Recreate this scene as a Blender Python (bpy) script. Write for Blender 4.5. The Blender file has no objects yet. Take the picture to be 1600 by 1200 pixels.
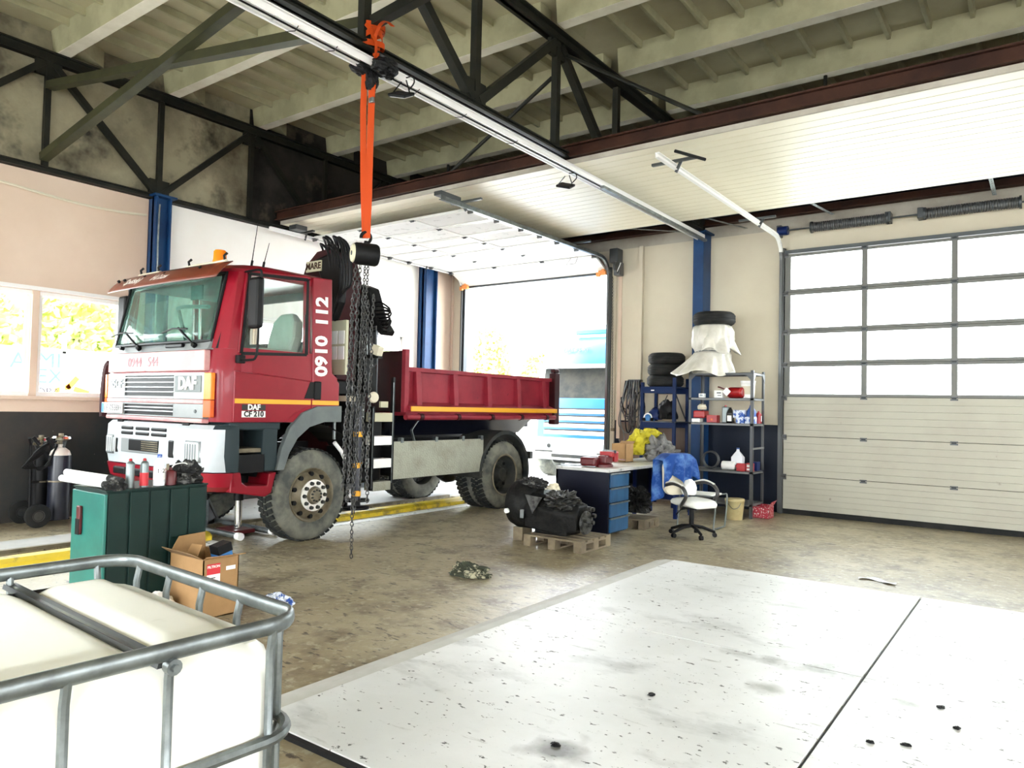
import bpy, bmesh, math, random
from mathutils import Vector, Matrix, noise
random.seed(7)
SC = bpy.context.scene
COL = SC.collection
PI = math.pi

# ---------------------------------------------------------------- camera, sky, exposure
cam_d = bpy.data.cameras.new('camera')
cam_d.sensor_fit = 'HORIZONTAL'; cam_d.sensor_width = 36.0
cam_d.lens = 36.0 * 1145.0 / 1600.0
cam_d.clip_start = 0.05; cam_d.clip_end = 300
cam = bpy.data.objects.new('camera', cam_d); COL.objects.link(cam)
CY = Vector((840, -55, -1145)).normalized()
CX = Vector((1560, 2, 1145)); CX = (CX - CX.dot(CY) * CY).normalized()
CZ = CX.cross(CY)
cam.matrix_world = Matrix(((CX.x, CX.y, CX.z, 0), (CY.x, CY.y, CY.z, 0), (CZ.x, CZ.y, CZ.z, 1.65), (0, 0, 0, 1)))
SC.camera = cam

world = bpy.data.worlds.new('overcast_sky'); SC.world = world
world.use_nodes = True
wn = world.node_tree.nodes; wl = world.node_tree.links
bg = wn['Background']
bg.inputs['Color'].default_value = (0.93, 0.97, 1.0, 1)
bg.inputs['Strength'].default_value = 3.0
SC.view_settings.view_transform = 'Standard'
SC.view_settings.look = 'None'
SC.view_settings.gamma = 1.0
SC.view_settings.use_curve_mapping = False
SC.view_settings.exposure = 2.9

# ---------------------------------------------------------------- helpers
ORG = {}
def V(*a): return Vector(a)

class MB:
    def __init__(s): s.v = []; s.f = []; s.m = []; s.cur = 0
    def add(s, vs, fs):
        o = len(s.v); s.v += [Vector(p) for p in vs]
        for f in fs: s.f.append([i + o for i in f]); s.m.append(s.cur)
        return s
    def box(s, x0, x1, y0, y1, z0, z1):
        return s.add([(x0,y0,z0),(x1,y0,z0),(x1,y1,z0),(x0,y1,z0),(x0,y0,z1),(x1,y0,z1),(x1,y1,z1),(x0,y1,z1)],
              [(0,3,2,1),(4,5,6,7),(0,1,5,4),(1,2,6,5),(2,3,7,6),(3,0,4,7)])
    def cbox(s, c, sx, sy, sz, rot=None):
        c = Vector(c); R = rot if rot is not None else Matrix.Identity(3)
        o = len(s.v)
        MB.box(s, -sx/2, sx/2, -sy/2, sy/2, -sz/2, sz/2)
        for i in range(o, len(s.v)): s.v[i] = R @ s.v[i] + c
        return s
    def bar(s, p, q, w, h=None, up=(0,0,1)):
        p = Vector(p); q = Vector(q); d = (q - p); L = d.length; d = d / L
        up = Vector(up)
        if abs(d.dot(up)) > 0.98: up = Vector((1,0,0)) if abs(d.x) < 0.9 else Vector((0,1,0))
        sx = d.cross(up).normalized(); sz = sx.cross(d)
        h = h or w; a = sx * (w/2); b = sz * (h/2)
        return s.add([p-a-b, p+a-b, p+a+b, p-a+b, q-a-b, q+a-b, q+a+b, q-a+b],
              [(0,1,2,3),(7,6,5,4),(0,4,5,1),(1,5,6,2),(2,6,7,3),(3,7,4,0)])
    def lbar(s, p, q, w, t, up=(0,0,1), flip=1):
        """angle iron: two thin legs"""
        p = Vector(p); q = Vector(q); d = (q-p).normalized(); up = Vector(up)
        if abs(d.dot(up)) > 0.98: up = Vector((1,0,0))
        sx = d.cross(up).normalized() * flip; sz = up - d * up.dot(d); sz.normalize()
        o1 = sx * (w/2); s.bar(p + o1, q + o1, w, t, up)
        o2 = sz * (w/2); s.bar(p + o2, q + o2, t, w, up)
        return s
    def cyl(s, p, q, r, r2=None, n=16, caps=True):
        p = Vector(p); q = Vector(q); r2 = r if r2 is None else r2
        d = (q-p).normalized(); u = d.orthogonal().normalized(); w = d.cross(u)
        vs = []
        for c, rr in ((p, r), (q, r2)):
            for i in range(n):
                a = 2*PI*i/n; vs.append(c + (u*math.cos(a) + w*math.sin(a))*rr)
        fs = [(i, (i+1) % n, n+(i+1) % n, n+i) for i in range(n)]
        if caps: fs += [tuple(range(n-1, -1, -1)), tuple(range(n, 2*n))]
        return s.add(vs, fs)
    def tube(s, pts, r, n=8, closed=False, caps=True):
        pts = [Vector(p) for p in pts]; N = len(pts)
        t0 = (pts[1]-pts[0]).normalized(); u = t0.orthogonal().normalized()
        vs = []; rr = r if callable(r) else (lambda t: r)
        for i, p in enumerate(pts):
            if closed: t = (pts[(i+1) % N] - pts[i-1])
            else: t = pts[min(i+1, N-1)] - pts[max(i-1, 0)]
            if t.length < 1e-9: t = t0
            t.normalize(); u = (u - t*u.dot(t))
            if u.length < 1e-6: u = t.orthogonal()
            u.normalize(); w = t.cross(u)
            for k in range(n):
                a = 2*PI*k/n; vs.append(p + (u*math.cos(a) + w*math.sin(a))*rr(i/max(1, N-1)))
        fs = []
        for i in range(N if closed else N-1):
            j = (i+1) % N
            for k in range(n):
                fs.append((i*n+k, i*n+(k+1) % n, j*n+(k+1) % n, j*n+k))
        if caps and not closed: fs += [tuple(range(n-1, -1, -1)), tuple(range((N-1)*n, N*n))]
        return s.add(vs, fs)
    def lathe(s, prof, o=(0,0,0), axis=(0,0,1), n=24, close=False, rip=None, cap=True):
        """prof: list of (r, h) along the axis"""
        o = Vector(o); d = Vector(axis).normalized()
        u = Vector((1,0,0)) if abs(d.x) < 0.9 else Vector((0,1,0))
        u = (u - d*u.dot(d)).normalized(); w = d.cross(u)
        vs = []
        for (r, h) in prof:
            for i in range(n):
                a = 2*PI*i/n; k = rip(a, r, h) if rip else 1.0
                vs.append(o + d*h + (u*math.cos(a) + w*math.sin(a))*(r*k))
        fs = []; P = len(prof)
        for j in range(P if close else P-1):
            j2 = (j+1) % P
            for i in range(n): fs.append((j*n+i, j*n+(i+1) % n, j2*n+(i+1) % n, j2*n+i))
        if not close and cap:
            if prof[0][0] > 1e-4: fs.append(tuple(range(n-1, -1, -1)))
            if prof[-1][0] > 1e-4: fs.append(tuple(range((P-1)*n, P*n)))
        return s.add(vs, fs)
    def prism(s, poly, axis, a0, a1):
        """poly of 2D points; axis 'x': (y,z), 'y': (x,z), 'z': (x,y)"""
        n = len(poly); vs = []
        for a in (a0, a1):
            for (p, q) in poly:
                vs.append({'x': (a, p, q), 'y': (p, a, q), 'z': (p, q, a)}[axis])
        fs = [(i, (i+1) % n, n+(i+1) % n, n+i) for i in range(n)]
        fs += [tuple(range(n-1, -1, -1)), tuple(range(n, 2*n))]
        return s.add(vs, fs)
    def loft(s, rings, cap0=True, cap1=True):
        n = len(rings[0]); vs = [p for r in rings for p in r]; fs = []
        for j in range(len(rings)-1):
            for i in range(n): fs.append((j*n+i, j*n+(i+1) % n, (j+1)*n+(i+1) % n, (j+1)*n+i))
        if cap0: fs.append(tuple(range(n-1, -1, -1)))
        if cap1: fs.append(tuple(range((len(rings)-1)*n, len(rings)*n)))
        return s.add(vs, fs)
    def grid(s, fn, nu, nv):
        vs = [fn(i/nu, j/nv) for j in range(nv+1) for i in range(nu+1)]
        fs = [(j*(nu+1)+i, j*(nu+1)+i+1, (j+1)*(nu+1)+i+1, (j+1)*(nu+1)+i) for j in range(nv) for i in range(nu)]
        return s.add(vs, fs)
    def blob(s, c, rx, ry, rz, seed=0, amp=0.25, freq=2.5, nu=28, nv=18, flat=True):
        c = Vector(c); off = Vector((seed*3.7, seed*1.3, seed*5.1)); vs = []; fs = []
        for j in range(nv+1):
            th = PI*j/nv
            for i in range(nu):
                ph = 2*PI*i/nu
                d = Vector((math.sin(th)*math.cos(ph), math.sin(th)*math.sin(ph), math.cos(th)))
                k = 1 + amp*0.55*(noise.noise(d*freq*0.8 + off) + 0.7*(1-2*abs(noise.noise(d*freq*1.1 + off))) - 0.3 + 0.12*noise.noise(d*freq*3.6 + off))
                p = Vector((d.x*rx*k, d.y*ry*k, d.z*rz*k))
                if flat and p.z < -rz*0.55: p.z = -rz*0.55
                vs.append(c + p)
        for j in range(nv):
            for i in range(nu): fs.append((j*nu+i, (j+1)*nu+i, (j+1)*nu+(i+1) % nu, j*nu+(i+1) % nu))
        return s.add(vs, fs)
    def xf(s, M):
        s.v = [M @ p for p in s.v]; return s
    def build(s, name, mat, parent=None, smooth=False, bevel=0, seg=2, at=None, solid=0, ang=40):
        org = ORG.get(parent.name, Vector((0,0,0))) if parent else Vector((0,0,0))
        me = bpy.data.meshes.new(name)
        if at is None: vs = [p - org for p in s.v]; loc = Vector((0,0,0)); my = org
        else: vs = s.v; my = Vector(at); loc = my - org
        if parent is None and at is None:
            lo = Vector((min(p.x for p in s.v), min(p.y for p in s.v), min(p.z for p in s.v)))
            hi = Vector((max(p.x for p in s.v), max(p.y for p in s.v), max(p.z for p in s.v)))
            my = Vector(((lo.x+hi.x)/2, (lo.y+hi.y)/2, lo.z)); loc = my
            vs = [p - my for p in s.v]
        me.from_pydata([tuple(p) for p in vs], [], s.f)
        mats = mat if isinstance(mat, (list, tuple)) else [mat]
        for m in mats: me.materials.append(MAT[m] if isinstance(m, str) else m)
        if len(mats) > 1: me.polygons.foreach_set('material_index', s.m)
        bm = bmesh.new(); bm.from_mesh(me)
        bmesh.ops.recalc_face_normals(bm, faces=bm.faces[:]); bm.to_mesh(me); bm.free()
        o = bpy.data.objects.new(name, me); COL.objects.link(o)
        o.location = loc
        if parent: o.parent = parent
        ORG[o.name] = my
        if smooth:
            me.polygons.foreach_set('use_smooth', [True]*len(me.polygons))
            me.set_sharp_from_angle(angle=math.radians(ang))
        if bevel:
            b = o.modifiers.new('bevel', 'BEVEL'); b.width = bevel; b.segments = seg
            b.limit_method = 'ANGLE'; b.angle_limit = math.radians(35)
        if solid:
            b = o.modifiers.new('solid', 'SOLIDIFY'); b.thickness = solid; b.offset = 0
        return o

def thing(name, label, cat, loc, group=None):
    o = bpy.data.objects.new(name, None); COL.objects.link(o)
    o.location = loc; o.empty_display_size = 0.1
    ORG[o.name] = Vector(loc)
    return tag(o, label, cat, group)
def tag(o, label, cat, group=None):
    o['label'] = label; o['category'] = cat
    if group: o['group'] = group
    return o
def struct(o): o['kind'] = 'structure'; return o
def copy_part(o, pos, parent):
    c = o.copy(); COL.objects.link(c); c.parent = parent
    c.location = Vector(pos) - (ORG[parent.name] if parent else Vector((0,0,0)))
    ORG[c.name] = Vector(pos); return c
def arc(c, r, a0, a1, n, plane='xz'):
    out = []
    for i in range(n+1):
        a = math.radians(a0 + (a1-a0)*i/n); p, q = r*math.cos(a), r*math.sin(a)
        out.append(Vector(c) + {'xz': V(p,0,q), 'yz': V(0,p,q), 'xy': V(p,q,0)}[plane])
    return out
def smoothpath(pts, k=4):
    pts = [Vector(p) for p in pts]; out = []
    for i in range(len(pts)-1):
        p0 = pts[max(i-1,0)]; p1 = pts[i]; p2 = pts[i+1]; p3 = pts[min(i+2, len(pts)-1)]
        for j in range(k):
            t = j/k
            out.append(0.5*((2*p1) + (p2-p0)*t + (2*p0-5*p1+4*p2-p3)*t*t + (3*p1-p0-3*p2+p3)*t**3))
    out.append(pts[-1]); return out
def text(name, s, size, pos, right, up, mat, parent, ext=0.002, shear=0.0, bold=0.0, align='CENTER'):
    cu = bpy.data.curves.new(name, 'FONT'); cu.body = s; cu.size = size; cu.extrude = ext
    cu.align_x = align; cu.align_y = 'CENTER'; cu.shear = shear; cu.offset = bold; cu.resolution_u = 3
    tmp = bpy.data.objects.new(name, cu); COL.objects.link(tmp)
    dg = bpy.context.evaluated_depsgraph_get()
    me = bpy.data.meshes.new_from_object(tmp.evaluated_get(dg))
    bpy.data.objects.remove(tmp); bpy.data.curves.remove(cu)
    R = Vector(right).normalized(); U = Vector(up).normalized(); N = R.cross(U)
    me.transform(Matrix(((R.x,U.x,N.x,0),(R.y,U.y,N.y,0),(R.z,U.z,N.z,0),(0,0,0,1))))
    me.materials.clear(); me.materials.append(MAT[mat])
    o = bpy.data.objects.new(name, me); COL.objects.link(o)
    o.parent = parent; o.location = Vector(pos) - ORG[parent.name]; ORG[o.name] = Vector(pos)
    return o

# ---------------------------------------------------------------- materials
MAT = {}
def mat(name, col, rough=0.6, metal=0.0, col2=None, scale=3.0, detail=6.0, lo=0.4, hi=0.62, bump=0.0, bscale=40.0,
        col3=None, scale3=20.0, lo3=0.62, hi3=0.68, stretch=(1,1,1), spec=0.5, emit=None, estr=0, trans=0, ior=1.45, alpha=1, coat=0, layers=(), stains=()):
    m = bpy.data.materials.new(name); m.use_nodes = True; nt = m.node_tree; N = nt.nodes; L = nt.links
    b = N['Principled BSDF']
    b.inputs['Base Color'].default_value = (*col, 1); b.inputs['Roughness'].default_value = rough
    b.inputs['Metallic'].default_value = metal; b.inputs['Specular IOR Level'].default_value = spec
    b.inputs['Coat Weight'].default_value = coat
    tc = None
    def coords(sc):
        nonlocal tc
        if tc is None: tc = N.new('ShaderNodeTexCoord')
        mp = N.new('ShaderNodeMapping'); mp.inputs['Scale'].default_value = [sc*q for q in stretch]
        L.new(tc.outputs['Object'], mp.inputs['Vector']); return mp.outputs['Vector']
    out = None
    def layer(prev, c, sc, l, h, det, st=None):
        nz = N.new('ShaderNodeTexNoise'); nz.inputs['Scale'].default_value = 1.0; nz.inputs['Detail'].default_value = det
        nz.inputs['Roughness'].default_value = 0.62
        cv = coords(sc)
        if st: cv.node.inputs['Scale'].default_value = [sc*q for q in st]
        L.new(cv, nz.inputs['Vector'])
        r = N.new('ShaderNodeMapRange'); r.inputs['From Min'].default_value = l; r.inputs['From Max'].default_value = h
        L.new(nz.outputs['Fac'], r.inputs['Value'])
        mx = N.new('ShaderNodeMix'); mx.data_type = 'RGBA'
        L.new(r.outputs['Result'], mx.inputs['Factor'])
        if prev is None: mx.inputs['A'].default_value = (*col, 1)
        else: L.new(prev, mx.inputs['A'])
        mx.inputs['B'].default_value = (*c, 1)
        return mx.outputs['Result']
    if col2: out = layer(out, col2, scale, lo, hi, detail)
    if col3: out = layer(out, col3, scale3, lo3, hi3, 4.0)
    for (c_, sc_, l_, h_, st_) in layers: out = layer(out, c_, sc_, l_, h_, 5.0, st_)
    for (px, py, rad, c_, st_) in stains:
        geo = N.new('ShaderNodeNewGeometry'); mp = N.new('ShaderNodeMapping'); mp.vector_type = 'TEXTURE'
        mp.inputs['Location'].default_value = (px, py, 0.028); mp.inputs['Scale'].default_value = (rad*st_[0], rad*st_[1], rad)
        L.new(geo.outputs['Position'], mp.inputs['Vector'])
        ln = N.new('ShaderNodeVectorMath'); ln.operation = 'LENGTH'; L.new(mp.outputs['Vector'], ln.inputs[0])
        nz = N.new('ShaderNodeTexNoise'); nz.inputs['Scale'].default_value = 5.0; nz.inputs['Detail'].default_value = 8
        L.new(geo.outputs['Position'], nz.inputs['Vector'])
        su = N.new('ShaderNodeMath'); su.operation = 'MULTIPLY_ADD'; su.inputs[1].default_value = 2.2; L.new(nz.outputs['Fac'], su.inputs[0]); L.new(ln.outputs['Value'], su.inputs[2])
        r = N.new('ShaderNodeMapRange'); r.inputs['From Min'].default_value = 1.0; r.inputs['From Max'].default_value = 1.75
        r.inputs['To Min'].default_value = 0.85; r.inputs['To Max'].default_value = 0.0
        L.new(su.outputs['Value'], r.inputs['Value'])
        mx = N.new('ShaderNodeMix'); mx.data_type = 'RGBA'; L.new(r.outputs['Result'], mx.inputs['Factor'])
        if out is None: mx.inputs['A'].default_value = (*col, 1)
        else: L.new(out, mx.inputs['A'])
        mx.inputs['B'].default_value = (*c_, 1); out = mx.outputs['Result']
    if out: L.new(out, b.inputs['Base Color'])
    if bump:
        nz = N.new('ShaderNodeTexNoise'); nz.inputs['Scale'].default_value = bscale; nz.inputs['Detail'].default_value = 4
        if tc is None: tc = N.new('ShaderNodeTexCoord')
        L.new(tc.outputs['Object'], nz.inputs['Vector'])
        bp = N.new('ShaderNodeBump'); bp.inputs['Strength'].default_value = bump; bp.inputs['Distance'].default_value = 0.02
        L.new(nz.outputs['Fac'], bp.inputs['Height']); L.new(bp.outputs['Normal'], b.inputs['Normal'])
    if emit: b.inputs['Emission Color'].default_value = (*emit, 1); b.inputs['Emission Strength'].default_value = estr
    MAT[name] = m; return m
def glass(name, tint, ior=1.5, rough=0.02, haze=0.0, hazecol=(0.8,0.9,0.85)):
    m = bpy.data.materials.new(name); m.use_nodes = True; nt = m.node_tree; N = nt.nodes; L = nt.links
    N.remove(N['Principled BSDF']); out = N['Material Output']
    t = N.new('ShaderNodeBsdfTransparent'); t.inputs['Color'].default_value = (*tint, 1)
    g = N.new('ShaderNodeBsdfGlossy'); g.inputs['Roughness'].default_value = rough
    f0 = ((ior-1)/(ior+1))**2
    lw = N.new('ShaderNodeLayerWeight'); lw.inputs['Blend'].default_value = 0.5
    pw = N.new('ShaderNodeMath'); pw.operation = 'POWER'; pw.inputs[1].default_value = 5.0; L.new(lw.outputs['Facing'], pw.inputs[0])
    fr = N.new('ShaderNodeMath'); fr.operation = 'MULTIPLY_ADD'; fr.inputs[1].default_value = 1-f0; fr.inputs[2].default_value = f0; L.new(pw.outputs['Value'], fr.inputs[0])
    mx = N.new('ShaderNodeMixShader'); L.new(fr.outputs['Value'], mx.inputs['Fac'])
    L.new(t.outputs['BSDF'], mx.inputs[1]); L.new(g.outputs['BSDF'], mx.inputs[2])
    last = mx.outputs['Shader']
    if haze:
        d = N.new('ShaderNodeBsdfDiffuse'); d.inputs['Color'].default_value = (*hazecol, 1)
        tc = N.new('ShaderNodeTexCoord'); mp = N.new('ShaderNodeMapping'); mp.inputs['Scale'].default_value = (4, 4, 1.2)
        nz = N.new('ShaderNodeTexNoise'); nz.inputs['Scale'].default_value = 2.0; nz.inputs['Detail'].default_value = 3
        L.new(tc.outputs['Object'], mp.inputs['Vector']); L.new(mp.outputs['Vector'], nz.inputs['Vector'])
        r = N.new('ShaderNodeMapRange'); r.inputs['From Min'].default_value = 0.35; r.inputs['From Max'].default_value = 0.75
        r.inputs['To Max'].default_value = haze; r.inputs['To Min'].default_value = haze*0.25
        L.new(nz.outputs['Fac'], r.inputs['Value'])
        m2 = N.new('ShaderNodeMixShader'); L.new(r.outputs['Result'], m2.inputs['Fac'])
        L.new(last, m2.inputs[1]); L.new(d.outputs['BSDF'], m2.inputs[2]); last = m2.outputs['Shader']
    L.new(last, out.inputs['Surface'])
    MAT[name] = m; return m

mat('floor_concrete', (0.25,0.205,0.12), 0.38, col2=(0.38,0.335,0.225), scale=0.45, lo=0.40, hi=0.60, col3=(0.15,0.12,0.075), scale3=3.0, lo3=0.46, hi3=0.66, bump=0.30, bscale=16, layers=[((0.40,0.37,0.27),14,0.54,0.66,(1,1,1)),((0.045,0.037,0.025),9,0.59,0.66,(1.0,2.2,1)),((0.03,0.025,0.018),3.2,0.66,0.70,(0.6,3.0,1)),((0.62,0.60,0.54),34,0.74,0.77,(1,1,1))])
mat('slab_concrete', (0.60,0.61,0.60), 0.46, col2=(0.72,0.73,0.73), scale=0.6, lo=0.4, hi=0.6, bump=0.04, bscale=25, layers=[((0.42,0.43,0.42),1.6,0.56,0.72,(1,2,1)),((0.05,0.05,0.045),15,0.64,0.67,(1,1.7,1)),((0.05,0.05,0.045),38,0.69,0.71,(1,1.3,1)),((0.33,0.33,0.31),5,0.66,0.76,(0.5,3,1))], stains=[(-1.10,4.96,0.42,(0.12,0.12,0.10),(1.6,0.5)),(-1.86,2.95,0.34,(0.09,0.09,0.08),(1,1)),(-0.62,4.72,0.16,(0.16,0.16,0.13),(1,1)),(-1.35,4.45,0.2,(0.25,0.25,0.22),(1,1))])
mat('slab_edge', (0.46,0.46,0.42), 0.6, col2=(0.56,0.56,0.53), scale=2)
mat('white_glare_floor', (0.80,0.80,0.78), 0.12, col2=(0.7,0.7,0.67), scale=1.5, col3=(0.05,0.05,0.045), scale3=12, lo3=0.68, hi3=0.72, spec=1.0)
mat('white_paint', (0.72,0.72,0.70), 0.5, col3=(0.05,0.05,0.045), scale3=9, lo3=0.6, hi3=0.66)
mat('yellow_paint', (0.68,0.50,0.02), 0.5, col2=(0.20,0.15,0.03), scale=4, lo=0.5, hi=0.66)
mat('pit_dark', (0.03,0.03,0.028), 0.8)
mat('plaster_left', (0.66,0.53,0.42), 0.8, col2=(0.60,0.465,0.36), scale=0.6, lo=0.4, hi=0.65, bump=0.05, bscale=20)
mat('plaster_back', (0.58,0.53,0.41), 0.8, col2=(0.53,0.475,0.365), scale=0.7, lo=0.4, hi=0.65, bump=0.05, bscale=20)
mat('plaster_grey', (0.42,0.39,0.33), 0.85, col2=(0.33,0.30,0.25), scale=2, bump=0.1, bscale=25)
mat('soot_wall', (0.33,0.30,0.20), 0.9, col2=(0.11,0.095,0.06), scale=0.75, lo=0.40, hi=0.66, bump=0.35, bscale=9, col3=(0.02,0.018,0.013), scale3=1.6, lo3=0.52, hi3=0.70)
mat('wainscot_left', (0.050,0.042,0.036), 0.5, col2=(0.022,0.028,0.03), scale=0.7, lo=0.4, hi=0.6, col3=(0.5,0.5,0.48), scale3=26, lo3=0.735, hi3=0.76, spec=0.18)
mat('wainscot_back', (0.006,0.010,0.020), 0.5, col2=(0.009,0.013,0.024), scale=1, spec=0.18)
mat('brown_board', (0.16,0.115,0.09), 0.7, col2=(0.11,0.08,0.065), scale=2, stretch=(1,1,0.2))
mat('ceiling_concrete', (0.40,0.37,0.235), 0.85, col2=(0.33,0.30,0.19), scale=0.8, lo=0.4, hi=0.65, bump=0.06, bscale=30)
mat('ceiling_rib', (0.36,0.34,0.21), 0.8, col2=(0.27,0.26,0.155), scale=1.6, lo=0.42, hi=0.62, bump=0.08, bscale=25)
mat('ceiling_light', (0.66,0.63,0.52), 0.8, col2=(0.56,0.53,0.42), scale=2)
mat('truss_steel', (0.010,0.011,0.009), 0.5, col2=(0.018,0.018,0.013), scale=3, spec=0.18)
mat('brace_steel', (0.045,0.045,0.022), 0.5, col2=(0.03,0.03,0.016), scale=3, spec=0.18)
mat('brown_beam', (0.045,0.018,0.011), 0.6, col2=(0.024,0.010,0.007), scale=2, spec=0.18)
mat('cream_panel', (0.72,0.68,0.54), 0.45, col2=(0.66,0.60,0.45), scale=0.7, lo=0.4, hi=0.7)
mat('panel_joint', (0.30,0.26,0.2), 0.8)
mat('door_panel', (0.37,0.36,0.29), 0.45, col2=(0.33,0.31,0.25), scale=0.9, lo=0.42, hi=0.66, col3=(0.22,0.20,0.16), scale3=5, lo3=0.70, hi3=0.78)
mat('door_white', (0.62,0.62,0.59), 0.4)
mat('door_frame_alu', (0.15,0.153,0.14), 0.5, spec=0.3)
mat('alu_dark', (0.10,0.105,0.105), 0.4, metal=0.5)
mat('galv', (0.20,0.225,0.225), 0.38, metal=0.75, col2=(0.12,0.135,0.135), scale=8)
mat('galv_dark', (0.07,0.078,0.082), 0.4, metal=0.6)
mat('steel_white', (0.80,0.80,0.78), 0.4)
mat('blue_column', (0.006,0.045,0.135), 0.45, col2=(0.004,0.03,0.10), scale=2, spec=0.3)
mat('black', (0.005,0.005,0.0055), 0.5, spec=0.18)
mat('black_gloss', (0.01,0.01,0.011), 0.2)
mat('rubber', (0.010,0.011,0.011), 0.7, col2=(0.018,0.018,0.017), scale=6, spec=0.18)
mat('rubber_dusty', (0.065,0.07,0.066), 0.85, col2=(0.19,0.19,0.155), scale=3.0, lo=0.40, hi=0.64, spec=0.18)
mat('tread', (0.016,0.019,0.020), 0.8, col2=(0.035,0.035,0.03), scale=6, spec=0.18)
mat('truck_red', (0.22,0.003,0.013), 0.34, col2=(0.26,0.006,0.018), scale=1.2, coat=0.1, spec=0.3)
mat('truck_red_lit', (0.46,0.17,0.175), 0.5, col2=(0.58,0.33,0.31), scale=1.6, col3=(0.34,0.07,0.08), scale3=7, lo3=0.62, hi3=0.74)  # front red paled to paint in the strong light falling on it
mat('bed_red', (0.27,0.020,0.034), 0.55, col2=(0.20,0.012,0.024), scale=2.5, col3=(0.08,0.010,0.010), scale3=12, lo3=0.68, hi3=0.74, spec=0.3)
mat('maroon', (0.022,0.003,0.005), 0.5, col2=(0.035,0.005,0.006), scale=3, spec=0.18)
mat('visor_brown', (0.15,0.03,0.014), 0.3)
mat('silver_grey', (0.23,0.245,0.245), 0.4, col2=(0.19,0.205,0.21), scale=2)
mat('bumper_grey', (0.46,0.50,0.52), 0.42, col2=(0.40,0.44,0.46), scale=2)
mat('fender_grey', (0.12,0.14,0.135), 0.55, col2=(0.09,0.108,0.108), scale=3)
mat('dark_teal', (0.022,0.034,0.038), 0.5, spec=0.18)
mat('amber', (0.85,0.22,0.01), 0.25)
mat('orange_red', (0.62,0.10,0.01), 0.25)
mat('stripe_yellow', (0.75,0.36,0.01), 0.45)
mat('white_plastic', (0.82,0.82,0.80), 0.45)
mat('lettering_white', (0.85,0.84,0.80), 0.5)
mat('lettering_black', (0.01,0.01,0.01), 0.5)
mat('lettering_faded', (0.25,0.05,0.07), 0.5)
mat('lamp_glass', (0.32,0.36,0.37), 0.15, metal=0.3)
mat('rim_steel', (0.22,0.19,0.13), 0.5, metal=0.3, col2=(0.11,0.09,0.055), scale=5)
mat('rim_dark', (0.022,0.026,0.027), 0.55, col2=(0.045,0.045,0.04), scale=4, spec=0.18)
mat('hub_white', (0.74,0.73,0.69), 0.4, col2=(0.5,0.47,0.4), scale=6, lo=0.5, hi=0.7)
mat('checker_plate', (0.33,0.335,0.27), 0.4, metal=0.25, col2=(0.24,0.235,0.18), scale=2.2, col3=(0.24,0.11,0.07), scale3=2.4, lo3=0.62, hi3=0.72, bump=0.5, bscale=45)
mat('crane_plate', (0.48,0.46,0.32), 0.6)
mat('seat_cover', (0.55,0.58,0.52), 0.35, bump=0.6, bscale=9)
mat('strap_orange', (0.42,0.048,0.004), 0.65, bump=0.15, bscale=120, spec=0.2)
mat('chain_steel', (0.05,0.05,0.048), 0.4, metal=0.5)
mat('ibc_plastic', (0.82,0.82,0.75), 0.4, col2=(0.78,0.78,0.70), scale=1.5, col3=(0.36,0.35,0.25), scale3=3.2, lo3=0.70, hi3=0.86)
mat('locker_green', (0.003,0.019,0.015), 0.5, col2=(0.002,0.013,0.011), scale=2, spec=0.25)
mat('locker_green_lit', (0.005,0.11,0.088), 0.4, col2=(0.008,0.145,0.115), scale=3, col3=(0.3,0.4,0.36), scale3=14, lo3=0.70, hi3=0.75)  # locker green brightened for the light falling on the end door
mat('cardboard', (0.34,0.195,0.08), 0.8, col2=(0.29,0.165,0.065), scale=5)
mat('cardboard_dark', (0.20,0.12,0.055), 0.8)
mat('label_white', (0.80,0.80,0.78), 0.6)
mat('label_red', (0.55,0.02,0.03), 0.5)
mat('can_silver', (0.17,0.20,0.20), 0.35, metal=0.5)
mat('red_plastic', (0.32,0.005,0.008), 0.35)
mat('red_dark', (0.085,0.004,0.006), 0.4)
mat('blue_plastic', (0.03,0.09,0.32), 0.4)
mat('blue_dark', (0.008,0.02,0.09), 0.45, spec=0.18)
mat('cloth_black', (0.02,0.02,0.02), 0.9, col2=(0.16,0.16,0.15), scale=16, lo=0.52, hi=0.66, spec=0.18)
mat('cloth_grey', (0.10,0.10,0.10), 0.9, col2=(0.20,0.20,0.19), scale=9)
mat('cloth_yellow', (0.48,0.42,0.02), 0.85)
mat('cloth_blue', (0.012,0.05,0.21), 0.85, col2=(0.10,0.21,0.45), scale=4, lo=0.48, hi=0.66, spec=0.2)
mat('rag_blue', (0.62,0.68,0.78), 0.85, col2=(0.03,0.09,0.35), scale=14, lo=0.48, hi=0.55)
mat('cloth_cream', (0.62,0.57,0.44), 0.9)
mat('camo', (0.03,0.035,0.02), 0.9, col2=(0.38,0.36,0.25), scale=12, lo=0.52, hi=0.6)
mat('film', (0.50,0.485,0.42), 0.3, col2=(0.62,0.60,0.54), scale=4, bump=0.5, bscale=11)
mat('cylinder_blue', (0.007,0.009,0.018), 0.35)
mat('cylinder_top', (0.62,0.55,0.50), 0.4)
mat('chrome', (0.7,0.7,0.68), 0.15, metal=1.0)
mat('oily', (0.004,0.004,0.004), 0.6, col2=(0.010,0.010,0.009), scale=9, bump=0.5, bscale=20, spec=0.18)
mat('alloy', (0.07,0.07,0.065), 0.5, metal=0.4, col2=(0.012,0.012,0.011), scale=14, lo=0.40, hi=0.56)
mat('pallet_wood', (0.20,0.16,0.10), 0.8, col2=(0.12,0.095,0.06), scale=5)
mat('desk_top', (0.55,0.55,0.52), 0.35, metal=0.2, col2=(0.36,0.36,0.34), scale=3, col3=(0.06,0.06,0.06), scale3=6, lo3=0.62, hi3=0.7)
mat('desk_navy', (0.004,0.005,0.013), 0.45, spec=0.18)
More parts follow.
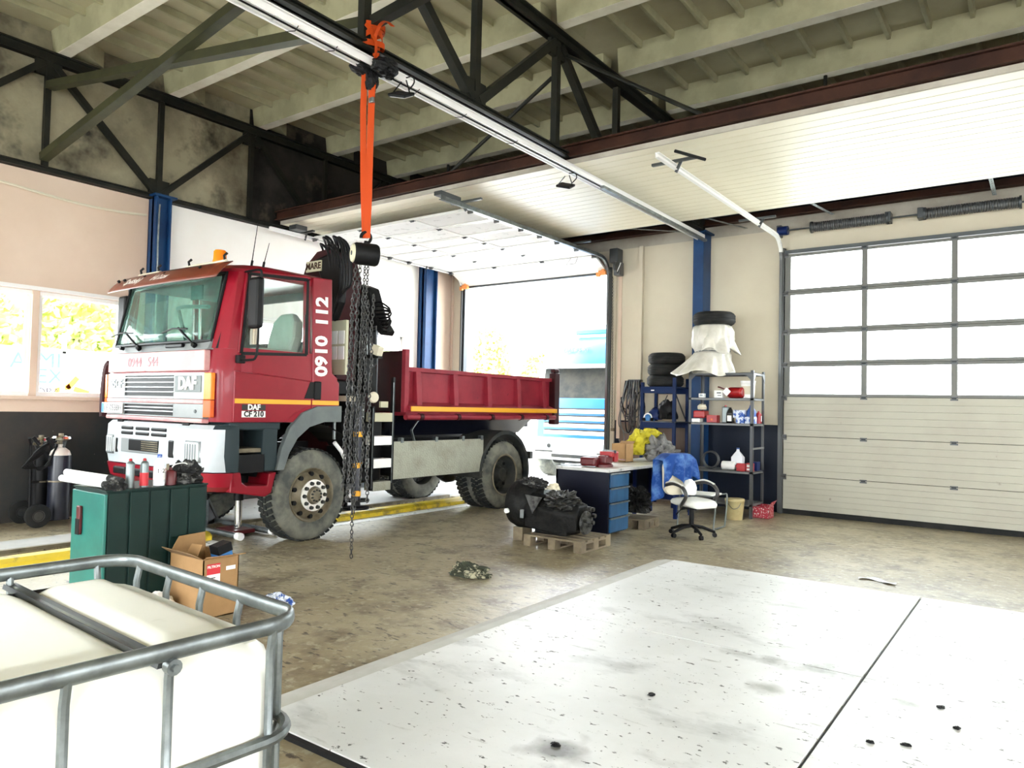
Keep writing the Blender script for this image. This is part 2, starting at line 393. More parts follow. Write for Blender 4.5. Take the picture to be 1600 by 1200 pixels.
mat('drawer_blue', (0.014,0.085,0.19), 0.45, col2=(0.008,0.055,0.135), scale=4, stretch=(1,1,0.3))
mat('rack_blue', (0.004,0.016,0.065), 0.45, spec=0.2)
mat('rack_grey', (0.07,0.074,0.078), 0.45, metal=0.3)
mat('rack_light', (0.16,0.165,0.165), 0.45, metal=0.2)
mat('chair_white', (0.66,0.66,0.62), 0.6, col2=(0.55,0.55,0.52), scale=4)
mat('arm_grey', (0.03,0.03,0.03), 0.35)
mat('bucket', (0.50,0.43,0.22), 0.5, col2=(0.40,0.32,0.15), scale=4)
mat('red_pattern', (0.36,0.02,0.04), 0.6, col2=(0.70,0.60,0.58), scale=38, lo=0.56, hi=0.6)
mat('tree_green', (0.42,0.50,0.10), 0.7, col2=(0.55,0.58,0.16), scale=2)
mat('bark', (0.12,0.09,0.06), 0.9)
mat('hedge_green', (0.40,0.50,0.10), 0.7, col2=(0.55,0.60,0.20), scale=2)
mat('yard', (0.62,0.62,0.60), 0.7, col2=(0.55,0.55,0.53), scale=0.4)
mat('banner_white', (0.78,0.79,0.80), 0.6)
mat('letter_blue', (0.04,0.20,0.50), 0.5)
mat('truck_blue', (0.03,0.17,0.42), 0.3)
mat('truck_white', (0.72,0.73,0.74), 0.35)
mat('plaster_white', (0.86,0.85,0.80), 0.8, col2=(0.82,0.80,0.74), scale=0.6)
mat('soot_shade', (0.035,0.032,0.028), 0.9, col2=(0.012,0.011,0.010), scale=0.9, lo=0.42, hi=0.64, bump=0.3, bscale=9, layers=[((0.10,0.085,0.06),0.8,0.58,0.7,(1,1,1))], spec=0.18)  # soot plus the shade of the enclosed far corner, painted into the colour
mat('fluor', (0.82,0.82,0.82), 0.35)
mat('tag_orange', (0.80,0.30,0.08), 0.6)
mat('paper', (0.82,0.82,0.80), 0.7)
mat('dirty_ice', (0.75,0.78,0.82), 0.2)
glass('pane_clear', (0.96,0.98,0.97), rough=0.02)
glass('pane_green', (0.70,0.90,0.84), ior=1.35, rough=0.0, haze=0.16, hazecol=(0.30,0.56,0.48))
glass('pane_side', (0.90,0.95,0.93), ior=1.4, rough=0.0, haze=0.08, hazecol=(0.5,0.6,0.56))
glass('pane_milky', (0.94,0.94,0.92), rough=0.2, haze=3.2, hazecol=(0.66,0.66,0.64))
# ================================================================ SETTING
WX, WY = -10.95, 12.55          # inner faces of the left wall and of the door wall
RX = 8.0; YB = -6.0             # right wall, open rear end of the hall
# floor with an inspection pit let into it
m = MB()
m.box(-11.2, -8.80, YB, 12.8, -0.2, 0); m.box(-8.15, RX, YB, 12.8, -0.2, 0)
m.box(-8.80, -8.15, YB, -1.0, -0.2, 0); m.box(-8.80, -8.15, 10.2, 12.8, -0.2, 0)
floor = struct(m.build('floor', 'floor_concrete'))
m = MB()
m.box(-8.9, -8.80, -1, 10.2, -1.5, -0.2); m.box(-8.15, -8.05, -1, 10.2, -1.5, -0.2)
m.box(-8.8, -8.15, -1.1, -1, -1.5, -0.2); m.box(-8.8, -8.15, 10.2, 10.3, -1.5, -0.2); m.box(-8.8, -8.15, -1, 10.2, -1.6, -1.5)
struct(m.build('inspection_pit', 'pit_dark'))
m = MB().box(-9.55, -8.86, -4, 12.5, 0, 0.006); m.box(-10.9, -9.55, 6.3, 12.5, 0, 0.006)  # pale strip by the pit; second piece painted white for the gate's glare
struct(m.build('trim_1', 'white_glare_floor'))
m = MB().box(-7.98, -7.74, -4, 4.95, 0, 0.006); m.box(-7.98, -7.74, 5.85, 10.15, 0, 0.006)
struct(m.build('trim_2', 'white_paint'))
m = MB(); m.prism([(-8.17,0.0),(-7.98,0.0),(-7.98,0.06),(-8.04,0.095),(-8.17,0.10)], 'y', 5.85, 10.15)
m.prism([(-8.17,0.0),(-7.98,0.0),(-7.98,0.06),(-8.04,0.095),(-8.17,0.10)], 'y', -1, 4.95)
struct(m.build('trim_3', 'yellow_paint'))
m = MB(); m.prism([(-8.86,0.0),(-8.80,0.0),(-8.80,0.04),(-8.86,0.04)], 'y', -1, 10.15)
struct(m.build('trim_4', 'rim_steel'))
# pale concrete slabs of the work area, each a piece of its own
xs = [(-3.30,-0.938),(-0.922,1.60),(1.61,4.2)]; ys = [(2.33,5.004),(5.016,7.55)]
MB().box(-0.938,-0.922,2.33,7.55,0,0.012).build('joint','black',floor); MB().box(-3.3,4.2,5.004,5.016,0,0.012).build('joint','rim_dark',floor); MB().box(-3.45,4.2,2.30,2.329,0,0.022).build('edge_shadow','black',floor)  # black front strip paints the shadow line along the slab edge
for (a,b) in xs:
    for (c,d) in ys:
        o = MB().box(a,b,c,d,0,0.028).build('slab', 'slab_concrete', floor, bevel=0.004)
o = MB().prism([(-3.50,0.0),(-3.305,0.0),(-3.305,0.024),(-3.40,0.02)], 'y', 2.32, 7.55).build('slab_edge', 'slab_edge', floor)

def holes_wall(name, fixed, a0, a1, z0, z1, holes, mt, axis):
    """wall made of boxes around rectangular holes (h0,h1,z0,z1); axis 'x' wall plane x=fixed"""
    m = MB(); cuts = sorted(set([a0, a1] + [q for h in holes for q in h[:2]]))
    for p, q in zip(cuts[:-1], cuts[1:]):
        if p < a0 - 1e-6 or q > a1 + 1e-6: continue
        mid = (p+q)/2; segs = [(z0, z1)]
        for h in holes:
            if h[0] < mid < h[1]:
                ns = []
                for (s, t) in segs:
                    if h[3] <= s or h[2] >= t: ns.append((s, t)); continue
                    if h[2] > s: ns.append((s, h[2]))
                    if h[3] < t: ns.append((h[3], t))
                segs = ns
        for (s, t) in segs:
            if axis == 'x': m.box(fixed[0], fixed[1], p, q, s, t)
            else: m.box(p, q, fixed[0], fixed[1], s, t)
    return struct(m.build(name, mt))
WINS = [(-4.6, -0.2, 1.66, 3.08), (0.3, 5.38, 1.66, 3.08), (6.35, 11.05, 1.66, 3.08)]
holes_wall('wall_left_lower', (-11.2, WX), YB, 12.8, 0, 1.45, [], 'wainscot_left', 'x')
holes_wall('wall_left', (-11.2, WX), YB, 5.70, 1.45, 4.70, WINS[:2], 'plaster_left', 'x')
holes_wall('wall_left_bay', (-11.2, WX), 5.70, 11.60, 1.45, 4.70, WINS[2:], 'plaster_white', 'x')
holes_wall('wall_left_end', (-11.2, WX), 11.60, 12.8, 1.45, 4.70, [], 'plaster_left', 'x')
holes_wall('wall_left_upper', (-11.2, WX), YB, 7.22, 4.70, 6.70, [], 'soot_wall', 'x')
holes_wall('wall_left_upper_end', (-11.2, WX), 7.22, 12.8, 4.70, 6.70, [], 'soot_shade', 'x')
m = MB().box(-10.95, RX, 11.30, WY, 5.02, 5.05); struct(m.build('added_light_blocker', 'desk_navy'))  # added board, keeps gate light from leaking up to the far ceiling
D2 = (-10.50, -6.90); D1 = (-3.56, 0.10); DH = 4.32
DO = [(D2[0], D2[1], 0, DH), (D1[0], D1[1], 0, DH)]
holes_wall('wall_back_lower', (WY, 12.8), WX, RX, 0, 1.45, DO, 'wainscot_back', 'y')
holes_wall('wall_back', (WY, 12.8), WX, RX, 1.45, 4.74, DO, 'plaster_back', 'y')
holes_wall('wall_back_upper', (WY, 12.8), WX, RX, 4.74, 6.70, [], 'plaster_grey', 'y')
holes_wall('wall_right', (RX, RX+0.2), YB, 12.8, 0, 6.70, [(-5.0, 5.4, 1.66, 3.08), (6.35, 11.0, 1.66, 3.08)], 'plaster_left', 'x')
holes_wall('wall_front', (YB-0.2, YB), -11.2, RX+0.2, 0, 6.70, [(-10.5, -6.9, 0, 4.32), (-3.56, 0.1, 0, 4.32), (3.3, 6.9, 0, 4.32)], 'plaster_back', 'y')
# pilaster strips on the door wall
m = MB().box(-6.86,-6.74,12.50,WY,0,4.4); struct(m.build('trim_5', 'plaster_back'))
m = MB().box(-6.24,-6.17,12.47,WY,1.25,4.74); struct(m.build('trim_6', 'plaster_back'))
m = MB().box(-6.70,-6.63,12.53,WY,1.1,4.4); struct(m.build('trim_7', 'plaster_left'))
m = MB().box(-6.62,-5.2,12.52,WY,0.0,1.42); struct(m.build('trim_8', 'brown_board'))
m = MB().box(-10.93,-10.90,12.49,WY,1.45,4.6); struct(m.build('trim_9', 'plaster_left'))
# windows in the left wall
for k, (a, b, z0, z1) in enumerate(WINS):
    w = MB()
    w.box(-11.14,-11.02,a,b,z0,z0+0.06); w.box(-11.14,-11.02,a,b,z1-0.06,z1); w.box(-11.14,-11.02,a,a+0.06,z0,z1); w.box(-11.14,-11.02,b-0.06,b,z0,z1)
    wf = struct(w.build('window_%d' % (k+1), 'steel_white', bevel=0.005))
    n = 4
    for i in range(1, n):
        y = {1: [0, 1.62, 2.88, 4.12][i]}.get(k, a + (b-a)*i/n)
        MB().box(-11.13,-11.0,y-0.045,y+0.045,z0,z1).build('mullion', 'cloth_cream' if False else 'plaster_left', wf, bevel=0.004)
    edges = [a+0.06] + [{1: [0, 1.62, 2.88, 4.12][i]}.get(k, a + (b-a)*i/n) for i in range(1, n)] + [b-0.06]
    for i in range(n):
        MB().box(-11.085,-11.075,edges[i]+0.04,edges[i+1]-0.04,z0+0.06,z1-0.06).build('pane', 'pane_clear', wf)
        MB().box(-11.10,-11.05,edges[i]+0.045,edges[i]+0.10,z0+0.06,z1-0.06).build('sash', 'steel_white', wf)
        MB().box(-11.10,-11.05,edges[i+1]-0.10,edges[i+1]-0.045,z0+0.06,z1-0.06).build('sash', 'steel_white', wf)
    MB().box(-11.0,-10.90,a-0.05,b+0.05,z0-0.05,z0).build('window_sill', 'plaster_left', wf, bevel=0.006)
    MB().box(-10.96,-10.93,a-0.05,b+0.05,z1,z1+0.05).build('window_head', 'steel_white', wf)

# ---- ribbed concrete ceiling
m = MB().box(-11.2, RX+0.2, YB, 12.8, 6.62, 6.9)
ceil = struct(m.build('ceiling', 'ceiling_concrete'))
RY = [7.38 + 1.56*k for k in range(-8, 4)]
rib = MB(); rib.prism([(-0.13,0.34),(-0.10,0.0),(0.10,0.0),(0.13,0.34)], 'x', -5.45, 0.95+5.0)
for (xa, xb, sgn) in ((-10.93, -5.02, -1), (-4.80, RX, 1)):
    r = MB()
    for j in range(1):
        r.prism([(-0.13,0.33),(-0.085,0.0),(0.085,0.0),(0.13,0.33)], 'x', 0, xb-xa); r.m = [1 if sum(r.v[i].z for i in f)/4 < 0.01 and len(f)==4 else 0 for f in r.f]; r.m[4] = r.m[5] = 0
    first = None
    for y in RY:
        if y > 12.5 or y < -5.8: continue
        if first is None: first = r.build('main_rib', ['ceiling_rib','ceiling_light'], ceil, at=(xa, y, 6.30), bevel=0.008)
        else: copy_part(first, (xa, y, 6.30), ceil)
c = MB(); c.prism([(-0.035,0.10),(-0.024,0.0),(0.024,0.0),(0.035,0.10)], 'y', 0.10, 1.46)
first = None
xsr = [-10.40 + 0.462*i for i in range(12)] + [-4.45 + 0.462*i for i in range(16)]
for y in RY:
    if y < 1.0 or y > 12.0: continue
    for x in xsr:
        if y < 2.6 and (x < -7.5 or x > -2): continue
        if x > -0.2 and y < 4.5: continue
        if first is None: first = c.build('cross_rib', 'ceiling_rib', ceil, at=(x, y, 6.53), bevel=0.006)
        else: copy_part(first, (x, y, 6.53), ceil)
# rounded haunches where the ribs meet the trusses
h = MB(); pts = []
for i in range(9):
    a = PI/2*i/8; pts.append((0.42 - 0.42*math.sin(a), 0.22 - 0.22*math.cos(a)))
prof = [(0,0.0)] + [(0.42*(1-math.cos(PI/2*i/8)), 0.24*(1-math.sin(PI/2*i/8))) for i in range(9)][::-1]
h.prism([(0,0),(0.40,0),(0.33,0.05),(0.24,0.14),(0.13,0.26),(0,0.45)], 'z', 0, 0.24)
first = None
for y in RY:
    if y < 2.5 or y > 11.5: continue
    for x in (-10.93, -4.80):
        if first is None: first = h.build('haunch', 'ceiling_rib', ceil, at=(x, y+0.12, 6.38))
        else: copy_part(first, (x, y+0.12, 6.38), ceil)

# ---- roof trusses
def truss(name, label, x, y0, kbot, ktop, zb, zt, w, kmin, kmax, mt, step=1.56):
    t = thing(name, label, 'truss', (x, y0, zb))
    ya, yb = y0+step*kmin, min(y0+step*kmax, 12.5)
    m = MB(); m.box(x-w*0.6,x+w*0.6,ya,yb,zb,zb+0.015); m.box(x-0.015,x+0.015,ya,yb,zb,zb+0.08); m.box(x-w*0.4,x+w*0.4,ya,yb,zb+0.065,zb+0.08)
    m.build('bottom_chord', mt, t)
    m = MB(); m.box(x-w*0.6,x+w*0.6,ya,yb,zt-0.02,zt); m.box(x-0.02,x+0.02,ya,yb,zt-0.14,zt); m.box(x-w*0.5,x+w*0.5,ya,yb,zt-0.14,zt-0.12)
    m.build('top_chord', mt, t)
    for k in range(kmin, kmax+1):
        y = y0 + step*k
        if y > 12.4: continue
        MB().box(x-w*0.32,x+w*0.32,y-w*0.32,y+w*0.32,zb+0.06,zt-0.1).build('vertical', mt, t)
        top = (k % 2 == ktop % 2)
        if top:
            MB().box(x-0.025,x+0.025,y-0.16,y+0.16,zt-0.34,zt-0.10).build('gusset_plate', mt, t)
            for s in (-1, 1):
                ye = y + s*step
                if ye > 12.5 or ye < ya: continue
                MB().bar((x,y+s*0.06,zt-0.16),(x,ye-s*0.05,zb+0.1),w*0.75,w*0.75,(1,0,0)).build('diagonal', mt, t)
        else:
            MB().box(x-0.03,x+0.03,y-0.15,y+0.15,zb+0.05,zb+0.30).build('gusset_plate', mt, t)
    return t
tl = truss('roof_truss', 'sooty steel truss lying flat along the wall above the window', -10.87, 7.22, 1, 0, 4.66, 6.30, 0.11, -6, 3, 'truss_steel')
tm = truss('roof_truss', 'black steel truss spanning the hall above the orange strap', -4.92, 7.48, 1, 0, 4.80, 6.32, 0.13, -6, 3, 'truss_steel')
m = MB(); m.bar((-10.8,4.10,5.82),(-4.95,4.40,5.06),0.11,0.10)
tag(m.build('bracing_beam', 'brace_steel'), 'olive steel brace descending from the sooty wall truss to the strapped joint', 'brace')
m = MB(); m.bar((-10.8,4.06,4.84),(-4.95,4.30,6.05),0.11,0.10)
tag(m.build('bracing_beam', 'brace_steel'), 'olive steel brace rising from the wall truss foot to the roof', 'brace')
m = MB(); m.bar((-4.88,4.42,5.06),(1.2,4.42,5.62),0.09,0.09)
tag(m.build('bracing_beam', 'truss_steel'), 'black steel brace rising to the right from the strapped joint', 'brace')
for i, (p, q, lab) in enumerate([((-4.85,7.62,6.05),(-3.1,7.76,4.95),'thin black rod running down from the truss to the brown beam'),
        ((-4.98,7.48,5.75),(-6.9,7.76,4.95),'thin black rod slanting left from the truss to the brown beam'),
        ((-2.48,10.5,6.31),(-2.48,10.5,4.79),'short black hanger rod above the long cream ceiling panel'),
        ((0.37,10.5,6.31),(-2.6,10.5,4.80),'slanting black rod at the upper right above the cream panel'),
        ((-9.35,10.5,6.31),(-9.35,10.5,4.79),'short black hanger rod above the raised door')]):
    m = MB().cyl(p, q, 0.025, n=8); tag(m.build('hanger_rod', 'truss_steel', smooth=True), lab, 'rod')

# ---- columns
for (a,b,c,d,lab,z) in [(-10.95,-10.72,5.56,5.80,'dark blue steel column between the pink wall panels',4.68),
                      (-10.95,-10.72,11.44,11.80,'dark blue steel column in the corner left of the open gate',4.68),
                      (-5.06,-4.87,12.20,12.55,'blue steel column behind the tyre racks',4.78)]:
    t = thing('steel_column', lab, 'column', ((a+b)/2,(c+d)/2,0))
    m = MB()
    if b-a > 0.2:
        m.box(a,b,c,c+0.03,0,z); m.box(a,b,d-0.03,d,0,z); m.box(a,a+0.03,c,d,0,z); m.box(a+0.1,a+0.16,c,d,0,z)
    else: m.box(a,b,c,d,0,z)
    m.build('shaft', 'blue_column', t, bevel=0.004)
    MB().box(a-0.06 if a>-10 else a,b+0.06,c-0.05,min(d+0.05,12.55),z,z+0.03).build('cap_plate','blue_column',t)
m = MB(); m.tube(smoothpath([(-10.66,5.58,4.55),(-10.66,5.57,4.0),(-10.66,5.58,3.2),(-10.66,5.57,1.0)],4),0.012,6)
tag(m.build('wall_conduit','galv',smooth=True),'thin grey conduit running down the blue column by the pink wall','conduit')
m = MB(); m.tube(smoothpath([(-10.9,-2,4.48),(-10.9,1,4.47),(-10.9,3.2,4.44),(-10.9,4.4,4.36),(-10.9,5.0,4.36),(-10.88,5.5,4.40)],4),0.02,6)
tag(m.build('wall_pipe','cloth_cream',smooth=True),'thin sagging pipe clipped along the top of the pink wall','pipe')

# ---- brown beams and suspended cream panel ceiling
def ibeam(m, p0, p1, y, z, h, w):
    m.box(p0,p1,y-w/2,y+w/2,z,z+0.02); m.box(p0,p1,y-w/2,y+w/2,z+h-0.02,z+h); m.box(p0,p1,y-0.012,y+0.012,z,z+h)
m = MB(); ibeam(m,-10.85,RX,7.76,4.80,0.16,0.12)
tag(m.build('steel_beam','brown_beam'),'rusty brown beam along the near edge of the cream ceiling panel','beam')
m = MB(); ibeam(m,-10.7,RX,12.30,4.90,0.20,0.16)
tag(m.build('steel_beam','brown_beam'),'rusty brown beam along the top of the gate wall','beam')
m = MB(); ibeam(m,-10.7,-5.1,11.75,4.92,0.2,0.14)
tag(m.build('steel_beam','blue_dark'),'dark blue beam above the raised gate','beam')
pc = thing('ceiling_panel','long cream grooved panel hanging under the roof above the gates','ceiling panel',(-4,9.4,4.74))
MB().box(-10.8,4.0,7.82,11.20,4.765,4.79).build('backing','panel_joint',pc)
sl = MB().box(-7.4,7.4,-0.089,0.089,0,0.024)
first=None
for i in range(18):
    y = 7.91+0.187*i
    if first is None: first = sl.build('slat','cream_panel',pc,at=(-3.4,y,4.742),bevel=0.004,seg=1)
    else: copy_part(first,(-3.4,y,4.742),pc)
MB().box(-10.8,4.0,7.79,7.82,4.742,4.80).build('edge_strip','plaster_grey',pc)

# ---- cable tray with tube lights under the middle truss
t = thing('light_trunking','long white lighting channel under the black truss','light fitting',(-4.92,6,4.66))
m = MB(); m.box(-4.99,-4.85,-1.0,12.2,4.715,4.735); m.box(-4.99,-4.975,-1.0,12.2,4.66,4.72); m.box(-4.865,-4.85,-1.0,12.2,4.66,4.72)
m.build('channel','fluor',t)
for k in range(9):
    y=-0.9+1.45*k
    MB().box(-4.965,-4.925,y,y+1.42,4.672,4.712).build('tube_light','fluor',t)
MB().tube([(-4.905,-1,4.665),(-4.905,4,4.663),(-4.905,8,4.665),(-4.905,12.1,4.665)],0.008,6).build('cable','black',t)
for y in (3.6,4.0,5.0,5.7,6.6): MB().tube([(-5.0,y,4.66),(-4.92,y+0.03,4.655),(-4.84,y,4.66)],0.004,5).build('cable_tie','black',t)
m = MB(); 
tag(MB().box(-4.85,-4.79,8.5,12.15,4.60,4.64).build('conduit_rail','galv',bevel=0.004),'slim grey rail under the cream panel leading to the blue column','rail')

# ---- door tracks
def track(name, label, x, y0, side):
    t = thing(name, label, 'gate track', (x, 10, 4.5))
    r = 0.36
    path = [V(x,y0,4.56)] + [V(x,12.0-0.0,4.56)] + [V(x, 12.06+r*math.sin(a), 4.56-r+r*math.cos(a)) for a in [PI/2*i/8 for i in range(1,9)]] + [V(x,12.42,0.02)]
    m = MB()
    for i in range(len(path)-1):
        p,q = path[i],path[i+1]
        up = V(1,0,0)
        m.bar(p,q,0.06,0.012,V(1,0,0))
        d=(q-p).normalized(); n=d.cross(V(1,0,0)).normalized()
        m.bar(p+n*0.028+V(side*0.02,0,0),q+n*0.028+V(side*0.02,0,0),0.008,0.045,V(1,0,0))
        m.bar(p-n*0.028+V(side*0.02,0,0),q-n*0.028+V(side*0.02,0,0),0.008,0.045,V(1,0,0))
    m.m = [1 if sum(m.v[i].z for i in f)/len(f) < 4.30 else 0 for f in m.f]
    m.build('rail',['galv' if x<-4 and x>-8 else 'steel_white','alu_dark'],t)
    for yy in (8.1,11.2):
        MB().bar((x-0.28,yy,4.63),(x+0.28,yy,4.63),0.045,0.03).build('perforated_bracket','galv_dark',t)
        MB().bar((x+0.1*side,yy,4.63),(x+0.02*side,yy+0.02,4.50),0.04,0.01,(0,1,0)).build('hanger','galv_dark',t)
    return t
tr1 = track('gate_track','pale steel roller track hanging at the left of the closed gate',-3.62,7.6,1)
tr2 = track('gate_track','grey steel roller track at the right of the raised gate',-6.84,7.55,-1)
tr3 = track('gate_track','pale roller track along the left wall under the raised gate',-10.56,7.4,1)
MB().cyl((-3.45,7.75,4.62),(-3.25,8.15,4.60),0.02,n=8).build('spring_bumper','black',tr1,smooth=True)
MB().box(-6.98,-6.84,7.55,7.98,4.60,4.66).build('spring_bumper','galv_dark',tr2,bevel=0.006)
MB().box(-10.50,-10.30,7.75,7.98,4.60,4.68).build('spring_bumper','galv_dark',tr3,bevel=0.006)

# ---- gates
ROWS = [(0.085,0.63,0),(0.63,1.28,0),(1.28,1.93,0),(1.93,2.47,1),(2.47,3.01,1),(3.01,3.66,1),(3.66,4.30,1)]
def section(parent, M, w, h, glazed, mts, nb=3, first=False):
    """one sectional gate leaf in local coords: x 0..w, z 0..h, y thickness .04, facing -y; M maps to world"""
    pm, fm, gm = mts
    if not glazed:
        m = MB(); n = 6; g = 0.004; d = h/n
        prof = []
        for i in range(n):
            prof += [(0.0, i*d+g), (0.0, (i+1)*d-g), (0.004, (i+1)*d)]
        prof = [(0.004, 0.0)] + prof + [(0.04, h), (0.04, 0)]
        m.prism(prof, 'x', 0, w)
        o = m.xf(M).build('gate_section', pm, parent)
    else:
        m = MB(); b = 0.045
        m.box(0,w,0,0.04,0,b); m.box(0,w,0,0.04,h-b,h)
        for i in range(nb+1):
            x = w*i/nb; x0 = max(0, x-0.04); x1 = min(w, x+0.04)
            if i == 0: x1 = 0.09
            if i == nb: x0 = w-0.09
            m.box(x0,x1,0,0.04,b,h-b)
        o = m.xf(M).build('gate_section', fm, parent)
        for i in range(nb):
            a = w*i/nb + (0.09 if i == 0 else 0.04); c = w*(i+1)/nb - (0.09 if i == nb-1 else 0.04)
            MB().box(a,c,0.015,0.025,b,h-b).xf(M).build('pane', gm, o)
    for i in range(1, nb):
        x = w*i/nb
        m = MB(); m.box(x-0.05,x+0.05,-0.008,0.0,h-0.035,h-0.012); m.box(x-0.05,x+0.05,-0.008,0,h-0.0,h+0.02); m.cyl((x-0.03,-0.014,h-0.005),(x+0.03,-0.014,h-0.005),0.012,n=8)
        m.xf(M).build('hinge','galv_dark',o)
    for x in (-0.03, w-0.05):
        m = MB(); m.box(x,x+0.08,-0.012,0,h-0.06,h+0.03); m.cyl((x+0.0,-0.03,h-0.01),(x+0.08,-0.03,h-0.01),0.022,n=10)
        m.xf(M).build('roller_bracket','alu_dark',o)
    return o
W1 = D1[1]-D1[0]-0.02
g1 = struct(thing('door_1','closed pale sectional gate with four rows of windows','gate',(-1.7,12.5,0)))
for (a,b,gz) in ROWS:
    section(g1, Matrix.Translation((D1[0]+0.01,12.46,a)), W1, b-a-0.006, gz, ('door_panel','door_frame_alu','pane_clear'))
MB().box(D1[0],D1[1],12.465,12.495,0.0,0.084).build('bottom_seal','rubber',g1)
MB().box(D1[0]-0.06,D1[0],12.42,12.54,0,4.4).build('jamb','alu_dark',g1)
for x in (D1[0]-0.01,D1[1]-0.03): MB().box(x,x+0.04,12.503,12.54,0,4.36).build('side_seal','rubber',g1)
for (a,b,gz) in ROWS[:-1]: MB().box(D1[0]+0.01,D1[1]-0.01,12.478,12.497,b-0.014,b+0.006).build('joint_seal','rubber',g1)
MB().box(D1[0]-0.05,D1[1],12.44,12.54,4.30,4.36).build('head_rail','galv_dark',g1)
g2 = struct(thing('door_2','sectional gate rolled up flat under the cream panel','gate',(-8.7,10.2,4.5)))
W2 = D2[1]-D2[0]-0.02
# lowest leaf hangs tilted in the curve, the rest lie flat
def flatM(y, z, ang):
    # local z (up the leaf) runs towards -y (back into the hall) when lying flat, leaf face (local -y) points down
    R = Matrix(((1,0,0,0),(0,math.sin(ang)*1.0,-math.cos(ang),0),(0,math.cos(ang),math.sin(ang),0),(0,0,0,1)))
    return Matrix.Translation((D2[0]+0.01,y,z)) @ R
section(g2, flatM(12.46,4.30,math.radians(25)), W2, 0.57, 0, ('door_white','door_white','pane_milky'))
y = 11.93
for (a,b,gz) in ROWS[1:]:
    section(g2, flatM(y,4.555,0), W2, b-a-0.016, gz, ('door_white','door_white','pane_milky'))
    y -= (b-a)
MB().box(D2[0],D2[1],12.44,12.49,4.27,4.31).build('bottom_seal','galv_dark',g2)
for x in (D2[0]+0.03, D2[1]-0.10):
    m = MB(); m.box(x-0.06,x+0.10,12.36,12.44,4.25,4.34); m.box(x-0.10,x-0.02,12.34,12.40,4.22,4.30); m.box(x+0.02,x+0.08,12.34,12.42,4.31,4.40)
    m.build('roller_tag','tag_orange',g2,bevel=0.008)
MB().tube([(-7.4,11.9,4.53),(-7.5,11.9,4.42),(-7.3,11.9,4.42),(-7.25,11.9,4.53)],0.006,6).build('pull_handle','galv_dark',g2)
for (x,lab) in ((D2[0]-0.04,'left'),(D2[1]+0.02,'right')):
    m = MB().box(x-0.03,x+0.06,12.44,12.56,0,4.4)
    struct(m.build('trim_10' if lab=='left' else 'trim_11','galv_dark',bevel=0.006))
# spring shaft over the closed gate
t = thing('spring_shaft','dark torsion springs on a shaft above the closed gate','gate spring',(-1.8,12.42,4.68))
MB().cyl((-3.6,12.42,4.69),(0.3,12.42,4.69),0.014,n=10).build('shaft','galv_dark',t,smooth=True)
for (a,b) in ((-3.12,-2.02),(-1.50,-0.34)):
    m = MB(); n = int((b-a)/0.016)
    m.lathe([(0.082 if i%2 else 0.070, (b-a)*i/n) for i in range(n+1)], (a,12.42,4.69), (1,0,0), 14)
    m.build('torsion_spring','blue_dark' if False else 'alu_dark',t,smooth=True)
    for x in (a-0.02,b): MB().cyl((x,12.42,4.69),(x+0.03,12.42,4.69),0.095,n=14).build('spring_plug','galv_dark',t,smooth=True)
for x in (-2.0,-1.56): MB().box(x-0.04,x+0.04,12.36,12.549,4.62,4.78).build('bearing_bracket','galv_dark',t,bevel=0.005)
MB().cyl((-3.66,12.42,4.69),(-3.50,12.42,4.69),0.075,n=16).build('cable_drum','blue_dark',t,smooth=True)
MB().box(-3.70,-3.62,12.45,12.549,4.60,4.80).build('bearing_bracket','alu_dark',t,bevel=0.005)
# operator of the raised gate
t = thing('gate_operator','dark chain operator box at the upper right corner of the open gate','gate motor',(-6.68,12.4,4.3))
MB().box(-6.78,-6.60,12.28,12.5,4.45,4.72).build('housing','galv_dark',t,bevel=0.015)
MB().box(-6.70,-6.56,12.30,12.48,4.20,4.46).build('gearbox','alu_dark',t,bevel=0.02)
MB().cyl((-6.62,12.25,4.34),(-6.58,12.25,4.34),0.11,n=18).build('chain_wheel','galv_dark',t,smooth=True)
MB().tube(smoothpath([(-6.62,12.26,4.4),(-6.6,12.24,4.25),(-6.56,12.24,4.3),(-6.52,12.26,4.42)],4),0.008,6).build('cable','white_plastic',t)
# perforated hangers above the closed gate
for (p,q,lab) in [((-4.6,11.1,4.80),(-4.15,12.3,4.78),'perforated steel strap bracing the panel beside the blue column'),
                  ((-2.9,11.15,4.80),(-2.75,12.2,4.80),'perforated steel strap above the left spring of the closed gate'),
                  ((-0.62,11.15,4.80),(-0.62,12.2,4.78),'perforated steel strap above the right spring of the closed gate'),
                  ((-6.0,11.15,4.78),(-5.06,12.3,4.82),'perforated steel strap left of the blue column under the roof')]:
    m = MB().bar(p,q,0.05,0.006)
    o = tag(m.build('perforated_strap','galv'),lab,'bracket')
    p=Vector(p);q=Vector(q)
    for i in range(10):
        c = p.lerp(q,(i+0.5)/10); MB().cbox(c-V(0,0,0.004),0.016,0.03,0.004).build('slot','alu_dark',o)
# ================================================================ RED DUMP TRUCK
XR, XL, YF = -7.15, -9.60, 4.40
TK = thing('dump_truck','red dump truck with folded loading crane parked over the pit','truck',(-8.4,7.6,0))
def outline(z, yf, ch, xr=XR, xl=XL, yr=6.0, cy=None):
    cy = cy or ch*1.15
    return [V(xl+ch,yf,z),V(xr-ch,yf,z),V(xr-ch*0.45,yf+cy*0.25,z),V(xr-ch*0.1,yf+cy*0.65,z),V(xr,yf+cy,z),V(xr,yr,z),V(xl,yr,z),V(xl,yf+cy,z),V(xl+ch*0.1,yf+cy*0.65,z),V(xl+ch*0.45,yf+cy*0.25,z)]
